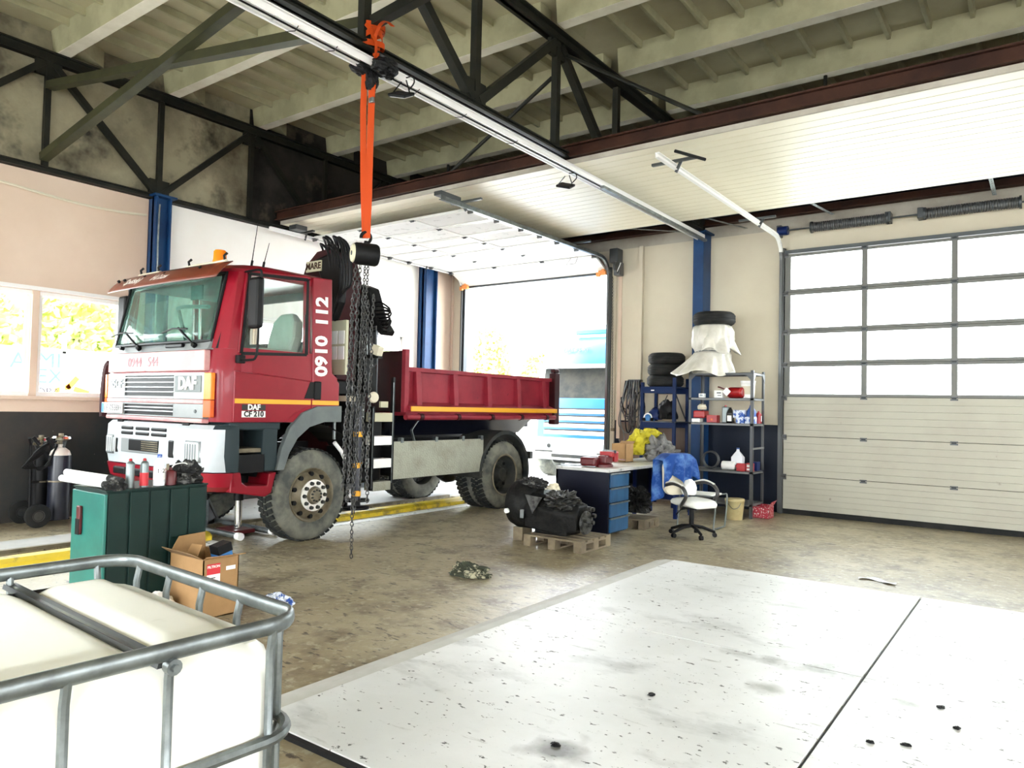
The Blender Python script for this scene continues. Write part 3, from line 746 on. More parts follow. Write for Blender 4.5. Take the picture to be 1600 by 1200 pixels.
# lower cab shell (behind door and front panels)
m = MB(); m.loft([outline(1.42,4.44,0.20,yr=6.08),outline(1.60,4.42,0.20,yr=6.08),outline(1.96,4.41,0.20,yr=6.06),outline(2.02,4.42,0.20,yr=5.98),outline(2.24,4.45,0.21,yr=5.95)])
cab = m.build('cab_body','truck_red',TK,smooth=True,ang=30)
# front fascia
F = MB(); F.prism([(XL+0.14,1.97),(XR-0.16,1.97),(XR-0.17,2.20),(XL+0.15,2.20)],'y',4.375,4.45); F.build('bonnet_flap','truck_red_lit',TK,bevel=0.012)
text('phone_number','0944',0.16,(-8.80,4.372,2.08),(1,0,0),(0,0,1),'lettering_faded',TK,ext=0.001)
text('phone_number','544',0.16,(-8.38,4.372,2.08),(1,0,0),(0,0,1),'lettering_faded',TK,ext=0.001)
# cowl panel under the windscreen
F = MB(); F.add([(XL+0.13,4.40,2.205),(XR-0.16,4.40,2.205),(XR-0.16,4.455,2.32),(XL+0.13,4.455,2.32),(XL+0.13,4.5,2.205),(XR-0.16,4.5,2.205),(XR-0.16,4.5,2.32),(XL+0.13,4.5,2.32)],[(0,1,2,3),(5,4,7,6),(0,4,5,1),(1,5,6,2),(2,6,7,3),(3,7,4,0)])
F.build('cowl_panel','silver_grey',TK)
MB().box(-8.15,-7.80,4.385,4.43,2.24,2.28).build('cowl_vent','black',TK,bevel=0.008)
for x in (-9.15,-8.75): MB().cyl((x,4.41,2.26),(x,4.36,2.27),0.022,n=10).build('washer_nozzle','black',TK,smooth=True)
# grille panel with louvres
gx0, gx1 = XL+0.13, XR-0.17
m = MB()
m.box(gx0,-9.04,4.385,4.46,1.66,1.955); m.box(-7.93,gx1,4.385,4.46,1.66,1.955); m.box(-9.04,-7.93,4.385,4.46,1.925,1.955); m.box(-9.04,-7.93,4.385,4.46,1.66,1.69)
m.box(gx0,-9.04,4.385,4.46,1.455,1.61); m.box(-7.93,gx1,4.385,4.46,1.455,1.61); m.box(-9.04,-7.93,4.385,4.46,1.455,1.47); m.box(-9.04,-7.93,4.385,4.46,1.59,1.61)
gr = m.build('grille','silver_grey',TK,bevel=0.004)
MB().box(-9.04,-7.93,4.398,4.405,1.47,1.925).build('grille_void','black',gr)
for z in (1.735,1.79,1.845,1.90,1.515,1.555):
    m = MB(); m.prism([(4.380,z-0.002),(4.384,z+0.010),(4.397,z+0.006),(4.397,z-0.006)],'x',-9.04,-7.93); m.build('louvre','bumper_grey',gr)
MB().box(gx0,gx1,4.378,4.46,1.612,1.658).build('grille_bar','truck_red_lit',TK,bevel=0.008)
MB().box(gx0,gx1,4.372,4.46,1.405,1.452).build('grille_bar','truck_red_lit',TK,bevel=0.012)
MB().box(-7.90,-7.37,4.378,4.39,1.74,1.92).build('badge_plate','fender_grey',TK,bevel=0.01)
text('maker_letters','DAF',0.19,(-7.635,4.374,1.83),(1,0,0),(0,0,1),'lettering_white',TK,ext=0.006,bold=0.008)
text('model_letters','85CF',0.14,(-9.24,4.380,1.83),(1,0,0),(0,0,1),'bumper_grey',TK,ext=0.005,bold=0.004)
pl = MB().box(-9.56,-9.04,4.360,4.372,1.475,1.60).build('number_plate','label_white',TK,bevel=0.004)
text('plate_number','LE-053BH',0.105,(-9.27,4.358,1.537),(1,0,0),(0,0,1),'lettering_black',pl,ext=0.001)
MB().box(-9.555,-9.50,4.357,4.361,1.48,1.595).build('plate_band','letter_blue',pl)
MB().cyl((-7.47,4.386,1.53),(-7.47,4.376,1.53),0.02,n=12).build('lock','galv_dark',TK)
# corner lamps
for sx, nm in ((1,'r'),(-1,'l')):
    xa = (XR-0.165) if sx>0 else (XL+0.125)
    m = MB(); pts = [(xa,4.375),(xa+sx*0.10,4.40),(xa+sx*0.10,4.45),(xa,4.45)]
    m.prism(pts,'z',1.66,1.95); m.build('indicator_lamp','amber',TK,bevel=0.006)
    m = MB(); m.prism(pts,'z',1.47,1.655); m.build('marker_lamp','orange_red',TK,bevel=0.006)
# bumper
def bump_ring(z, yf, ch, yr, dx=0.0): return outline(z,yf,ch,XR+dx,XL-dx,yr)
m = MB(); m.loft([bump_ring(0.88,4.40,0.22,4.70,0.03),bump_ring(1.05,4.37,0.22,4.70,0.035),bump_ring(1.34,4.38,0.22,4.70,0.03),bump_ring(1.385,4.42,0.22,4.70,0.01)])
m.m = [1 if sum(m.v[i].y for i in f)/len(f) > 4.50 and len(f)==4 else 0 for f in m.f]
bu = m.build('bumper',['bumper_grey','dark_teal'],TK,smooth=True,ang=30)
def slot(x0,x1,z0,z1,mt='black',y=4.372,nm='bumper_slot',bv=0.012):
    return MB().box(x0,x1,y-0.006,y+0.03,z0,z1).build(nm,mt,bu,bevel=bv)
for (x0,x1) in ((-9.06,-8.78),(-8.72,-8.41),(-8.36,-8.03)):
    slot(x0,x1,1.285,1.325); slot(x0,x1,1.225,1.265)
slot(-9.22,-9.13,1.00,1.18,bv=0.03); slot(-7.98,-7.86,1.00,1.20,bv=0.03)
slot(-9.06,-8.18,1.01,1.20,'silver_grey',4.374,bv=0.02)
v = slot(-8.86,-8.18,1.04,1.18,'black',4.368)
for i in range(5): MB().box(-8.55,-8.19,4.358,4.365,1.055+0.024*i,1.065+0.024*i).build('intake_slat','rim_steel',v)
for x in (-9.22,-7.75): MB().box(x,x+0.13,4.40,4.46,1.37,1.42).build('bumper_clip','black',TK)
for (x0,x1) in ((-7.62,-7.34),(-9.41,-9.25)):
    h = MB().box(x0,x1,4.352,4.40,0.99,1.20).build('headlight','lamp_glass',TK,bevel=0.02)
    for i in range(5): MB().box(x0+0.05+0.05*i,x0+0.056+0.05*i,4.349,4.354,1.01,1.18).build('lens_rib','white_plastic',h)
    MB().box(x0-0.012,x1+0.012,4.372,4.385,0.978,1.212).build('headlight_rim','alu_dark',h,bevel=0.02)
m = MB(); m.loft([bump_ring(0.66,4.50,0.22,4.64,-0.02),bump_ring(0.72,4.42,0.22,4.64,0.02),bump_ring(0.87,4.385,0.22,4.64,0.03)])
lb = m.build('lower_bumper','truck_red',TK,smooth=True,ang=30)
for (x0,x1) in ((-9.25,-8.95),(-8.87,-8.55),(-8.46,-8.15)):
    MB().box(x0,x1,4.375,4.42,0.74,0.83).build('air_opening','black',lb,bevel=0.02)
# step well on the near and far side
for sx, X in ((1,XR),(-1,XL)):
    m = MB(); m.box(X-sx*0.42,X-sx*0.38,4.6,5.28,0.66,1.42); m.build('step_well','black',TK)
    m = MB(); m.box(min(X,X-sx*0.4),max(X,X-sx*0.4),4.60,5.25,1.33,1.42); m.build('sill_panel','dark_teal',TK,bevel=0.02)
    m = MB(); m.box(min(X,X-sx*0.4),max(X,X-sx*0.4),5.02,5.22,0.86,1.36); m.build('step_side','dark_teal',TK,bevel=0.02)
    m = MB(); m.box(min(X-sx*0.03,X-sx*0.4),max(X-sx*0.03,X-sx*0.4),4.66,5.05,1.08,1.13); st=m.build('cab_step','rim_steel',TK,bevel=0.008)
    m = MB(); m.box(min(X-sx*0.0,X-sx*0.4),max(X-sx*0.0,X-sx*0.4),4.66,5.05,0.86,1.06); m.build('step_riser','black',TK)
    m = MB(); m.prism([(4.62,0.87),(4.74,0.87),(4.76,0.76),(4.82,0.72),(5.08,0.71),(5.10,0.84),(5.20,0.85),(5.14,0.62),(5.06,0.58),(4.62,0.66)],'x',min(X-sx*0.36,X+sx*0.02),max(X-sx*0.36,X+sx*0.02))
    m.build('lower_step','truck_red',TK,bevel=0.012)
# wheel arch fenders
fo = [(5.19,0.87),(5.25,1.12),(5.36,1.36),(5.53,1.53),(5.74,1.61),(6.12,1.62)]; fi = [(6.12,1.42),(5.86,1.42),(5.64,1.36),(5.47,1.23),(5.36,1.06),(5.29,0.87)]
for sx, X in ((1,XR),(-1,XL)):
    m = MB(); m.prism(fo+fi,'x',min(X-sx*0.03,X+sx*0.035),max(X-sx*0.03,X+sx*0.035)); m.build('wheel_arch','fender_grey',TK,bevel=0.008)
    m = MB()
    for i in range(14):
        a0 = math.radians(15+150*i/14); a1 = math.radians(15+150*(i+1)/14)
        c = V(0,5.72,0.60); r=0.80
        m.add([(X,c.y+r*math.cos(a0),c.z+r*math.sin(a0)),(X,c.y+r*math.cos(a1),c.z+r*math.sin(a1)),(X-sx*0.6,c.y+r*math.cos(a1),c.z+r*math.sin(a1)),(X-sx*0.6,c.y+r*math.cos(a0),c.z+r*math.sin(a0))],[(0,1,2,3)])
    m.build('arch_liner','black',TK)
    MB().box(min(X-sx*0.05,X-sx*0.5),max(X-sx*0.05,X-sx*0.5),6.30,6.33,0.34,1.1).build('mud_flap','black',TK)
    m = MB(); m.tube([V(X-sx*0.1,6.13,1.16),V(X-sx*0.1,6.24,1.05),V(X-sx*0.1,6.34,0.90)],0.025,8); m.build('fender_stay','white_plastic',TK)
    MB().cyl((X-sx*0.06,6.09,1.42),(X-sx*0.06,6.09,1.2),0.02,n=8).build('fender_post','galv',TK)
# doors
for sx, X in ((1,XR),(-1,XL)):
    lo_, hi_ = (min(X-sx*0.05,X+sx*0.012), max(X-sx*0.05,X+sx*0.012))
    m = MB()
    y0,y1 = 4.63,5.66
    m.prism([(y0,1.425),(5.30,1.425),(5.42,1.52),(5.60,1.60),(y1,1.62),(y1,1.90),(y0,1.98)],'x',lo_,hi_)
    m.prism([(y0,1.985),(y1,1.905),(5.62,2.24),(4.665,2.19)],'x',lo_-0.004*sx,hi_-0.004*sx)
    m.prism([(4.665,2.19),(4.72,2.19),(4.79,3.06),(4.735,3.10)],'x',lo_,hi_)
    m.prism([(5.56,2.23),(5.62,2.24),(5.60,3.15),(5.54,3.12)],'x',lo_,hi_)
    m.prism([(4.735,3.04),(5.60,3.10),(5.60,3.16),(4.735,3.10)],'x',lo_,hi_)
    d = m.build('door','truck_red',TK,bevel=0.006)
    m = MB(); m.prism([(4.72,2.19),(5.56,2.235),(5.545,3.10),(4.79,3.05)],'x',X-sx*0.025,X-sx*0.018); m.build('side_window','pane_side',d)
    m = MB(); q=[(4.70,2.175),(5.575,2.22),(5.56,3.115),(4.775,3.065)]
    for i in range(4):
        a,b=q[i],q[(i+1)%4]; m.bar((X+sx*0.008,a[0],a[1]),(X+sx*0.008,b[0],b[1]),0.035,0.02,(1,0,0))
    m.build('window_seal','black',d)
    MB().box(min(X,X+sx*0.016),max(X,X+sx*0.016),4.64,5.655,1.628,1.680).build('door_stripe','stripe_yellow',d)
    m = MB(); m.prism([(5.56,1.70),(5.70,1.70),(5.70,1.90),(5.64,1.90)],'x',X-0.005,X+0.016*sx if sx>0 else X+0.005)
    m.box(min(X,X+sx*0.02),max(X,X+sx*0.02),5.70,5.79,1.70,1.90) if False else None
    m.build('handle_recess','black',d)
    m = MB().prism([(4.735,2.62),(5.55,2.66),(5.55,2.70),(4.735,2.66)],'x',X-sx*0.05,X-sx*0.03) if False else None
    # rear cab panel
    m = MB(); m.prism([(5.675,1.42),(6.09,1.42),(6.09,1.90),(5.97,2.02),(5.93,3.18),(5.64,3.16),(5.67,2.1)],'x',lo_,hi_)
    rp = m.build('rear_cab_panel','truck_red',TK,bevel=0.012)
    MB().box(min(X,X+sx*0.016),max(X,X+sx*0.016),5.68,6.085,1.628,1.680).build('panel_stripe','stripe_yellow',rp)
    MB().box(min(X,X+sx*0.03),max(X,X+sx*0.03),5.70,5.80,1.69,1.91).build('door_handle','black',rp,bevel=0.012)
    MB().box(min(X,X+sx*0.03),max(X,X+sx*0.03),5.88,6.05,1.565,1.61).build('side_marker','amber',rp,bevel=0.006)
MB().box(XR,XR+0.016,4.73,5.03,1.555,1.615).build('model_badge','lettering_black',TK)
MB().box(XR,XR+0.016,4.73,5.03,1.475,1.545).build('model_badge','label_white',TK)
text('badge_letters','DAF',0.085,(XR+0.018,4.88,1.585),(0,1,0),(0,0,1),'lettering_white',TK,bold=0.003)
text('badge_letters','CF 210',0.085,(XR+0.018,4.88,1.51),(0,1,0),(0,0,1),'lettering_black',TK,bold=0.003)
MB().box(XR,XR+0.014,4.70,4.84,1.97,2.08).build('sticker','bed_red',TK)
text('side_number','112',0.245,(XR+0.016,5.79,2.76),(0,-0.03,1),(0,-1,-0.03),'lettering_white',TK,bold=0.009)
text('side_number','0910',0.245,(XR+0.016,5.80,2.22),(0,-0.03,1),(0,-1,-0.03),'lettering_white',TK,bold=0.009)
# A pillars, roof, back wall
for sx, X in ((1,XR),(-1,XL)):
    m = MB(); m.loft([[V(X-sx*0.16,4.45,2.22),V(X-sx*0.02,4.56,2.22),V(X-sx*0.0,4.66,2.22),V(X-sx*0.10,4.60,2.22)],[V(X-sx*0.17,4.62,3.08),V(X-sx*0.05,4.68,3.08),V(X-sx*0.02,4.75,3.08),V(X-sx*0.12,4.74,3.08)]])
    m.build('windscreen_pillar','truck_red',TK,smooth=True)
    m = MB(); m.loft([[V(X-sx*0.20,4.44,2.22),V(X-sx*0.10,4.49,2.22),V(X-sx*0.13,4.53,2.22)],[V(X-sx*0.24,4.605,3.08),V(X-sx*0.12,4.65,3.08),V(X-sx*0.14,4.68,3.08)]])
    m.build('pillar_trim','black',TK)
m = MB(); m.loft([outline(3.05,4.64,0.20,XR-0.03,XL+0.03,5.93),outline(3.12,4.60,0.22,XR-0.015,XL+0.015,5.94),outline(3.17,4.66,0.24,XR-0.05,XL+0.05,5.93),outline(3.205,4.80,0.26,XR-0.14,XL+0.14,5.88),outline(3.225,5.0,0.28,XR-0.30,XL+0.30,5.80)])
m.build('roof','truck_red',TK,smooth=True,ang=50)
m = MB(); m.box(XL+0.05,XR-0.05,5.88,5.92,2.2,2.42); m.box(XL+0.05,XR-0.05,5.88,5.92,2.95,3.08); m.box(XL+0.05,-9.0,5.88,5.92,2.42,2.95); m.box(-7.5,XR-0.05,5.88,5.92,2.42,2.95); m.box(-8.9,-8.8,5.88,5.92,2.42,2.95)
m.build('cab_back_wall','dark_teal',TK)
# windscreen
def ws(u,v):
    x = XL+0.17+(XR-XL-0.34)*u; c = 0.045*(1-(2*u-1)**2)
    y = 4.455+0.165*v - c; z = 2.30+0.77*v
    return V(x,y,z)
wsm = MB().grid(ws,16,6).build('windscreen','pane_green',TK,smooth=True,solid=0.006)
m = MB(); ring=[ws(i/16,0) for i in range(17)]+[ws(1,j/6) for j in range(1,7)]+[ws(1-i/16,1) for i in range(1,17)]+[ws(0,1-j/6) for j in range(1,6)]
m.tube([p+V(0,-0.006,0) for p in ring],0.018,6,closed=True); m.build('windscreen_seal','black',wsm,smooth=True)
for (x0,dx) in ((-9.2,1),(-8.0,1)):
    m = MB(); m.tube([V(x0+0.45,4.40,2.24),V(x0+0.38,4.385,2.30),V(x0+0.10,4.395,2.46)],0.013,6); m.tube([V(x0-0.25,4.40,2.42),V(x0+0.0,4.385,2.455),V(x0+0.30,4.39,2.44)],0.010,6)
    m.tube([V(x0+0.47,4.39,2.245),V(x0+0.44,4.38,2.265)],0.03,8)
    m.build('wiper','black',TK,smooth=True)
# interior
m = MB(); m.box(XL+0.2,XR-0.2,4.55,4.85,2.15,2.32); m.build('dashboard','black',TK,bevel=0.03)
for x in (-7.7,-9.05):
    s = MB().cbox((x,5.42,2.22),0.5,0.5,0.14).build('seat_cushion','seat_cover',TK,bevel=0.04)
    m = MB(); m.loft([[V(x-0.22,5.55,2.25),V(x+0.22,5.55,2.25),V(x+0.22,5.72,2.25),V(x-0.22,5.72,2.25)],[V(x-0.25,5.60,2.45),V(x+0.25,5.60,2.45),V(x+0.24,5.78,2.45),V(x-0.24,5.78,2.45)],[V(x-0.22,5.64,2.65),V(x+0.22,5.64,2.65),V(x+0.2,5.80,2.65),V(x-0.2,5.80,2.65)],[V(x-0.12,5.68,2.76),V(x+0.12,5.68,2.76),V(x+0.1,5.78,2.76),V(x-0.1,5.78,2.76)]])
    m.build('seat_back','seat_cover',TK,bevel=0.04)
m = MB(); m.tube([V(-7.75+0.23*math.cos(a),5.02+0.10*math.sin(a),2.42+0.20*math.sin(a)) for a in [2*PI*i/24 for i in range(24)]],0.015,6,closed=True); m.cyl((-7.75,5.02,2.42),(-7.75,4.85,2.2),0.03,n=8); m.bar((-7.97,5.02,2.42),(-7.53,5.02,2.42),0.03,0.015)
m.build('steering_wheel','black',TK,smooth=True)
m = MB(); m.tube(smoothpath([(-9.05,5.2,2.25),(-9.05,5.05,2.75),(-8.95,5.0,2.83),(-8.3,5.0,2.80)],5),0.025,8); m.build('grab_rail','fender_grey',TK,smooth=True)
MB().box(-8.2,-7.95,4.7,4.72,2.83,3.0).build('roof_visor','dark_teal',TK,bevel=0.01)
# curtain on the driver side
m = MB().grid(lambda u,v: V(-7.55+0.30*u, 5.83+0.03*math.sin(u*30), 2.25+0.8*v),24,2); m.build('curtain','dark_teal',TK,smooth=True,solid=0.004)
# sun visor
def vis(u,v): 
    x=XL+0.06+(XR-XL-0.06)*u; c=0.05*(1-(2*u-1)**2)
    return V(x,4.57-0.20*v-c,3.17-0.20*v+0.025*math.sin(v*PI))
sv = MB().grid(vis,14,5).build('sun_visor','visor_brown',TK,smooth=True,solid=0.012)
text('visor_script','Hrhov',0.135,(-8.35,4.395,3.075),(1,0,0),(0,0.68,0.73),'lettering_white',sv,shear=0.35,ext=0.001)
text('visor_script','Spišský',0.135,(-8.98,4.40,3.075),(1,0,0),(0,0.68,0.73),'lettering_white',sv,shear=0.35,ext=0.001)
for x in (-9.45,-9.3,-8.8,-8.35,-7.6): MB().cyl((x,4.47,3.11),(x,4.45,3.135),0.018,n=8).build('visor_bolt','black',sv)
m = MB()
for (a,b) in ((-9.25,-8.75),(-8.15,-7.35)):
    m = MB(); m.cyl((a,4.62,3.20),(b,4.62,3.20),0.022,n=10)
    lbm = m.build('roof_bar','cloth_cream',TK,smooth=True)
    for x in (a+0.05,b-0.03): MB().tube([V(x,4.62,3.20),V(x+0.01,4.60,3.26),V(x+0.04,4.62,3.29)],0.014,6).build('horn_clip','black',lbm)
m = MB().lathe([(0.075,0),(0.08,0.02),(0.072,0.05),(0.068,0.14),(0.055,0.155),(0,0.158)],(-7.58,4.68,3.20),(0,0,1),18); m.build('beacon','amber',TK,smooth=True)
for (x,y,h) in ((-7.3,4.9,0.52),(-7.25,5.02,0.28)):
    m = MB().cyl((x,y,3.2),(x-0.0,y+0.07,3.2+h),0.006,0.003,n=6); m.cyl((x,y,3.19),(x,y+0.01,3.25),0.014,n=8); m.build('antenna','black',TK)
# mirrors
for sx, X in ((1,XR),(-1,XL)):
    x = X+sx*0.22
    m = MB(); m.tube(smoothpath([(X+sx*0.01,4.66,2.10),(x-sx*0.05,4.70,2.10),(x,4.74,2.13),(x,4.76,2.3),(x,4.78,2.9),(x,4.78,3.06),(x-sx*0.04,4.76,3.09),(X-sx*0.02,4.74,3.08)],4),0.014,8)
    mi = m.build('mirror_arm','black',TK,smooth=True)
    MB().cbox((x,4.72,2.72),0.20,0.09,0.56).build('mirror_head','black',mi,bevel=0.035)
    MB().cbox((X+sx*0.03,4.68,2.11),0.07,0.09,0.09).build('mirror_foot','black',mi,bevel=0.01)
# far-side air deflector
m = MB(); m.tube(smoothpath([(XL-0.03,4.42,1.42),(XL-0.06,4.43,1.7),(XL-0.05,4.45,2.02),(XL-0.01,4.47,2.1)],4),0.05,8); m.build('air_deflector','maroon',TK,smooth=True)

# wheels
def wheel(x_out, y, r, w, side, style, parent=TK):
    """axis along x, outer face at x_out, body goes inward (side=+1: outer face towards +x)"""
    s = side; o = V(x_out, y, r)
    prof = [(r*0.56,-0.02),(r*0.62,0.0),(r*0.80,0.012),(r*0.93,-0.012),(r*0.985,-0.05),(r,-0.07),(r,-w+0.07),(r*0.985,-w+0.05),(r*0.93,-w+0.012),(r*0.62,-w),(r*0.56,-w+0.02)]
    m = MB().lathe([(a,b*s) for a,b in prof],o,(1,0,0),48,close=True)
    ty = m.build('tyre','rubber_dusty',parent,smooth=True,ang=50)
    m = MB(); nl = 44
    for i in range(nl):
        a = 2*PI*i/nl
        for k,(xa,xb) in enumerate(((-0.035,-0.40*w),(-0.42*w,-0.60*w),(-0.62*w,-w+0.035))):
            aa = a + (0.06 if k==1 else 0.0)
            R = Matrix.Rotation(aa,3,'X')
            c = o + V((xa+xb)/2*s,0,0) + R @ V(0,0,r+0.003)
            sk = Matrix.Rotation((0.35 if k==0 else (-0.35 if k==2 else 0)),3,'Z')
            m.cbox(c,abs(xb-xa)*0.98,2*PI*r/nl*0.72,0.022,R @ sk)
    m.build('tread_blocks','tread',ty)['kind']='stuff'
    if style=='front':
        m = MB().lathe([(a*r,b*s) for a,b in [(0.61,-0.015),(0.585,0.005),(0.545,-0.01),(0.53,-0.05),(0.50,-0.06),(0.44,-0.02),(0.36,0.012),(0.34,0.03),(0.2,0.03)]],o,(1,0,0),40,cap=False)
        ri = m.build('rim','rim_steel',ty,smooth=True,ang=50)
        for i in range(10):
            a = 2*PI*i/10; c = o+V(-0.022*s,0,0)+Matrix.Rotation(a,3,'X')@V(0,0,r*0.465)
            MB().cyl(c-V(0.03*s,0,0),c+V(0.014*s,0,0),r*0.05,n=12).build('hand_hole','black',ty)
        m = MB().lathe([(a*r,b*s) for a,b in [(0.345,0.02),(0.345,0.04),(0.20,0.045),(0.20,0.02)]],o,(1,0,0),36,close=True); m.build('hub_ring','hub_white',ty,smooth=True,ang=40)
        m = MB().lathe([(a*r,b*s) for a,b in [(0.20,0.02),(0.17,0.05),(0.16,0.075),(0.12,0.085),(0.06,0.09),(0,0.09)]],o,(1,0,0),24); m.build('hub_cap','rim_steel',ty,smooth=True,ang=40)
        for i in range(10):
            a = 2*PI*(i+0.5)/10; c = o+Matrix.Rotation(a,3,'X')@V(0,0,r*0.275)
            MB().cyl(c+V(0.03*s,0,0),c+V(0.075*s,0,0),0.026,0.020,n=8).build('wheel_nut','rim_dark',ty,smooth=True)
        for i in range(10):
            a = 2*PI*i/10; c = o+Matrix.Rotation(a,3,'X')@V(0,0,r*0.12)
            MB().cyl(c+V(0.06*s,0,0),c+V(0.10*s,0,0),0.012,n=6).build('hub_bolt','rim_dark',ty)
    else:
        m = MB().lathe([(a*r,b*s) for a,b in [(0.60,-0.012),(0.575,0.006),(0.55,-0.01),(0.53,-0.06),(0.50,-0.13),(0.46,-0.155),(0.38,-0.15),(0.30,-0.165),(0.22,-0.12),(0.20,-0.06),(0.17,-0.04),(0,-0.04)]],o,(1,0,0),40,cap=False)
        m.build('rim','rim_dark',ty,smooth=True,ang=50)
        MB().lathe([(a*r,b*s) for a,b in [(0.615,0.004),(0.60,0.014),(0.575,0.012),(0.56,-0.004),(0.58,-0.01)]],o,(1,0,0),40,close=True).build('rim_lip','rim_steel',ty,smooth=True)
        for i in range(8):
            a=2*PI*i/8; c=o+V(-0.15*s,0,0)+Matrix.Rotation(a,3,'X')@V(0,0,r*0.42)
            MB().cyl(c-V(0.02*s,0,0),c+V(0.012*s,0,0),r*0.05,n=10).build('hand_hole','black',ty)
    return ty
wheel(XR+0.01,5.72,0.545,0.32,1,'front')
wheel(XL-0.01,5.72,0.545,0.32,-1,'front')
wheel(XR-0.02,9.62,0.55,0.29,1,'rear'); wheel(XR-0.34,9.62,0.55,0.29,1,'rear')
wheel(XL+0.02,9.62,0.55,0.29,-1,'rear'); wheel(XL+0.34,9.62,0.55,0.29,-1,'rear')
# chassis
m = MB()
for x in (-8.80,-8.02): m.box(x-0.04,x+0.04,4.6,11.0,0.86,1.14)
m.build('chassis_rail','black',TK)
for y in (5.4,7.0,8.4,10.6): MB().box(-8.8,-8.0,y-0.05,y+0.05,0.9,1.1).build('cross_member','black',TK)
MB().cyl((XL+0.3,5.72,0.53),(XR-0.3,5.72,0.53),0.08,n=12).build('front_axle','black',TK,smooth=True)
m = MB(); m.cyl((XL+0.4,9.62,0.55),(XR-0.4,9.62,0.55),0.11,n=14); m.lathe([(0.0,-0.24),(0.14,-0.2),(0.22,-0.05),(0.22,0.05),(0.14,0.2),(0,0.24)],(-8.4,9.62,0.55),(0,1,0),16); m.build('rear_axle','black',TK,smooth=True)
m = MB(); m.cyl((-8.4,6.8,0.9),(-8.4,9.4,0.6),0.05,n=10); m.build('prop_shaft','black',TK)
m = MB(); m.box(-8.85,-7.95,4.7,5.5,0.7,1.1); m.box(-8.7,-8.1,5.0,5.6,0.52,0.8); m.build('engine_sump','black',TK,bevel=0.05)
# side skirt of chequered plate with brackets
MB().box(XR-0.02,XR+0.0,7.07,9.02,0.64,1.15).build('side_skirt','checker_plate',TK,bevel=0.004)
for y in (7.2,7.9,8.5,8.95): MB().box(XR-0.06,XR+0.01,y,y+0.05,1.13,1.20).build('skirt_bracket','galv',TK,bevel=0.004)
m = MB().box(XR-0.6,XR-0.04,7.15,8.9,0.66,1.1); m.build('tool_box','black',TK,bevel=0.03)
# rear mudguards
for sx, X in ((1,XR),(-1,XL)):
    m = MB(); n=22
    for r,(xa,xb) in ((0.66,(X+sx*0.01,X-sx*0.66)),):
        rings=[]
        for i in range(n+1):
            a=math.radians(-15+200*i/n); c,s_=math.cos(a),math.sin(a)
            rings.append([V(xa,9.60+(r-0.05)*c,0.60+(r-0.05)*s_),V(xa,9.60+(r+0.01)*c,0.60+(r+0.01)*s_),V(xb,9.60+(r+0.01)*c,0.60+(r+0.01)*s_),V(xb,9.60+(r-0.01)*c,0.60+(r-0.01)*s_)])
        m.loft(rings)
    m.build('rear_mudguard','black' if False else 'rim_dark',TK,smooth=True,ang=40)
    MB().box(min(X,X-sx*0.6),max(X,X-sx*0.6),10.24,10.27,0.4,0.7).build('mud_flap','black',TK)
# dump body
by0,by1 = 7.30,11.08
bd = MB()
bd.box(XL+0.02,XR-0.02,by0,by1,1.50,1.58)
for sx, X in ((1,XR),(-1,XL)):
    bd.box(min(X-sx*0.10,X-sx*0.14),max(X-sx*0.10,X-sx*0.14),by0,by1,1.58,2.14)
    bd.box(min(X-sx*0.04,X-sx*0.16),max(X-sx*0.04,X-sx*0.16),by0,by1,2.12,2.18)
    bd.prism([(X-sx*0.12,1.58),(X+sx*0.06,1.58),(X+sx*0.06,1.63),(X-sx*0.12,1.70)],'y',by0,by1-0.05)
body = bd.build('dump_body','bed_red',TK,bevel=0.006)
for sx, X in ((1,XR),(-1,XL)):
    MB().box(min(X+sx*0.055,X+sx*0.075),max(X+sx*0.055,X+sx*0.075),by0+0.02,by1-0.06,1.565,1.635).build('body_stripe','stripe_yellow',body,bevel=0.004)
    MB().cyl((X+sx*0.03,by0-0.05,1.485),(X+sx*0.03,by1-0.08,1.485),0.042,n=12).build('hinge_tube','bed_red',body,smooth=True)
    for y in (7.56,8.36,9.18,9.98,10.74):
        m = MB(); m.prism([(X-sx*0.12,1.62),(X-sx*0.0,1.64),(X-sx*0.04,2.13),(X-sx*0.12,2.13)],'y',y-0.05,y+0.05); m.build('side_post','maroon' if False else 'bed_red',body,bevel=0.008)
        MB().cyl((X+sx*0.03,y-0.05,1.485),(X+sx*0.03,y+0.02,1.485),0.052,n=12).build('hinge_knuckle','maroon',body,smooth=True)
    MB().box(min(X-sx*0.10,X+sx*0.03),max(X-sx*0.10,X+sx*0.03),11.0,11.16,1.36,2.28).build('rear_post','maroon',body,bevel=0.012)
    MB().cbox((X-sx*0.03,11.08,2.32),0.09,0.16,0.07).build('post_latch','maroon',body,bevel=0.015)
MB().box(XL+0.05,XR-0.05,11.04,11.10,1.50,2.14).build('tailgate','bed_red',body,bevel=0.006)
m = MB(); m.box(XL,XR-0.04,by0-0.05,by0,1.55,2.40); m.build('headboard','maroon',body,bevel=0.006)
MB().box(XR-0.06,XR+0.01,by0-0.06,by0+0.02,1.55,2.42).build('headboard_post','bed_red',body,bevel=0.006)
m = MB(); m.box(-9.1,-7.7,7.4,11.0,1.30,1.50); m.prism([(-9.3,1.50),(-7.35,1.50),(-7.7,1.2),(-9.0,1.2)],'y',7.4,10.7); m.build('subframe','blue_dark' if False else 'desk_navy',TK)
for (y0_,z0_) in ((7.56,1.45),): MB().bar((XR-0.02,7.56,1.45),(XR-0.05,7.45,1.30),0.04,0.012).build('body_latch','galv',TK); MB().bar((XR-0.05,7.45,1.30),(XR-0.05,7.52,1.14),0.04,0.012).build('body_latch','galv',TK)
m = MB(); m.box(-9.2,-7.6,10.95,11.05,0.72,0.86); m.build('rear_underrun','rim_dark',TK,bevel=0.01)
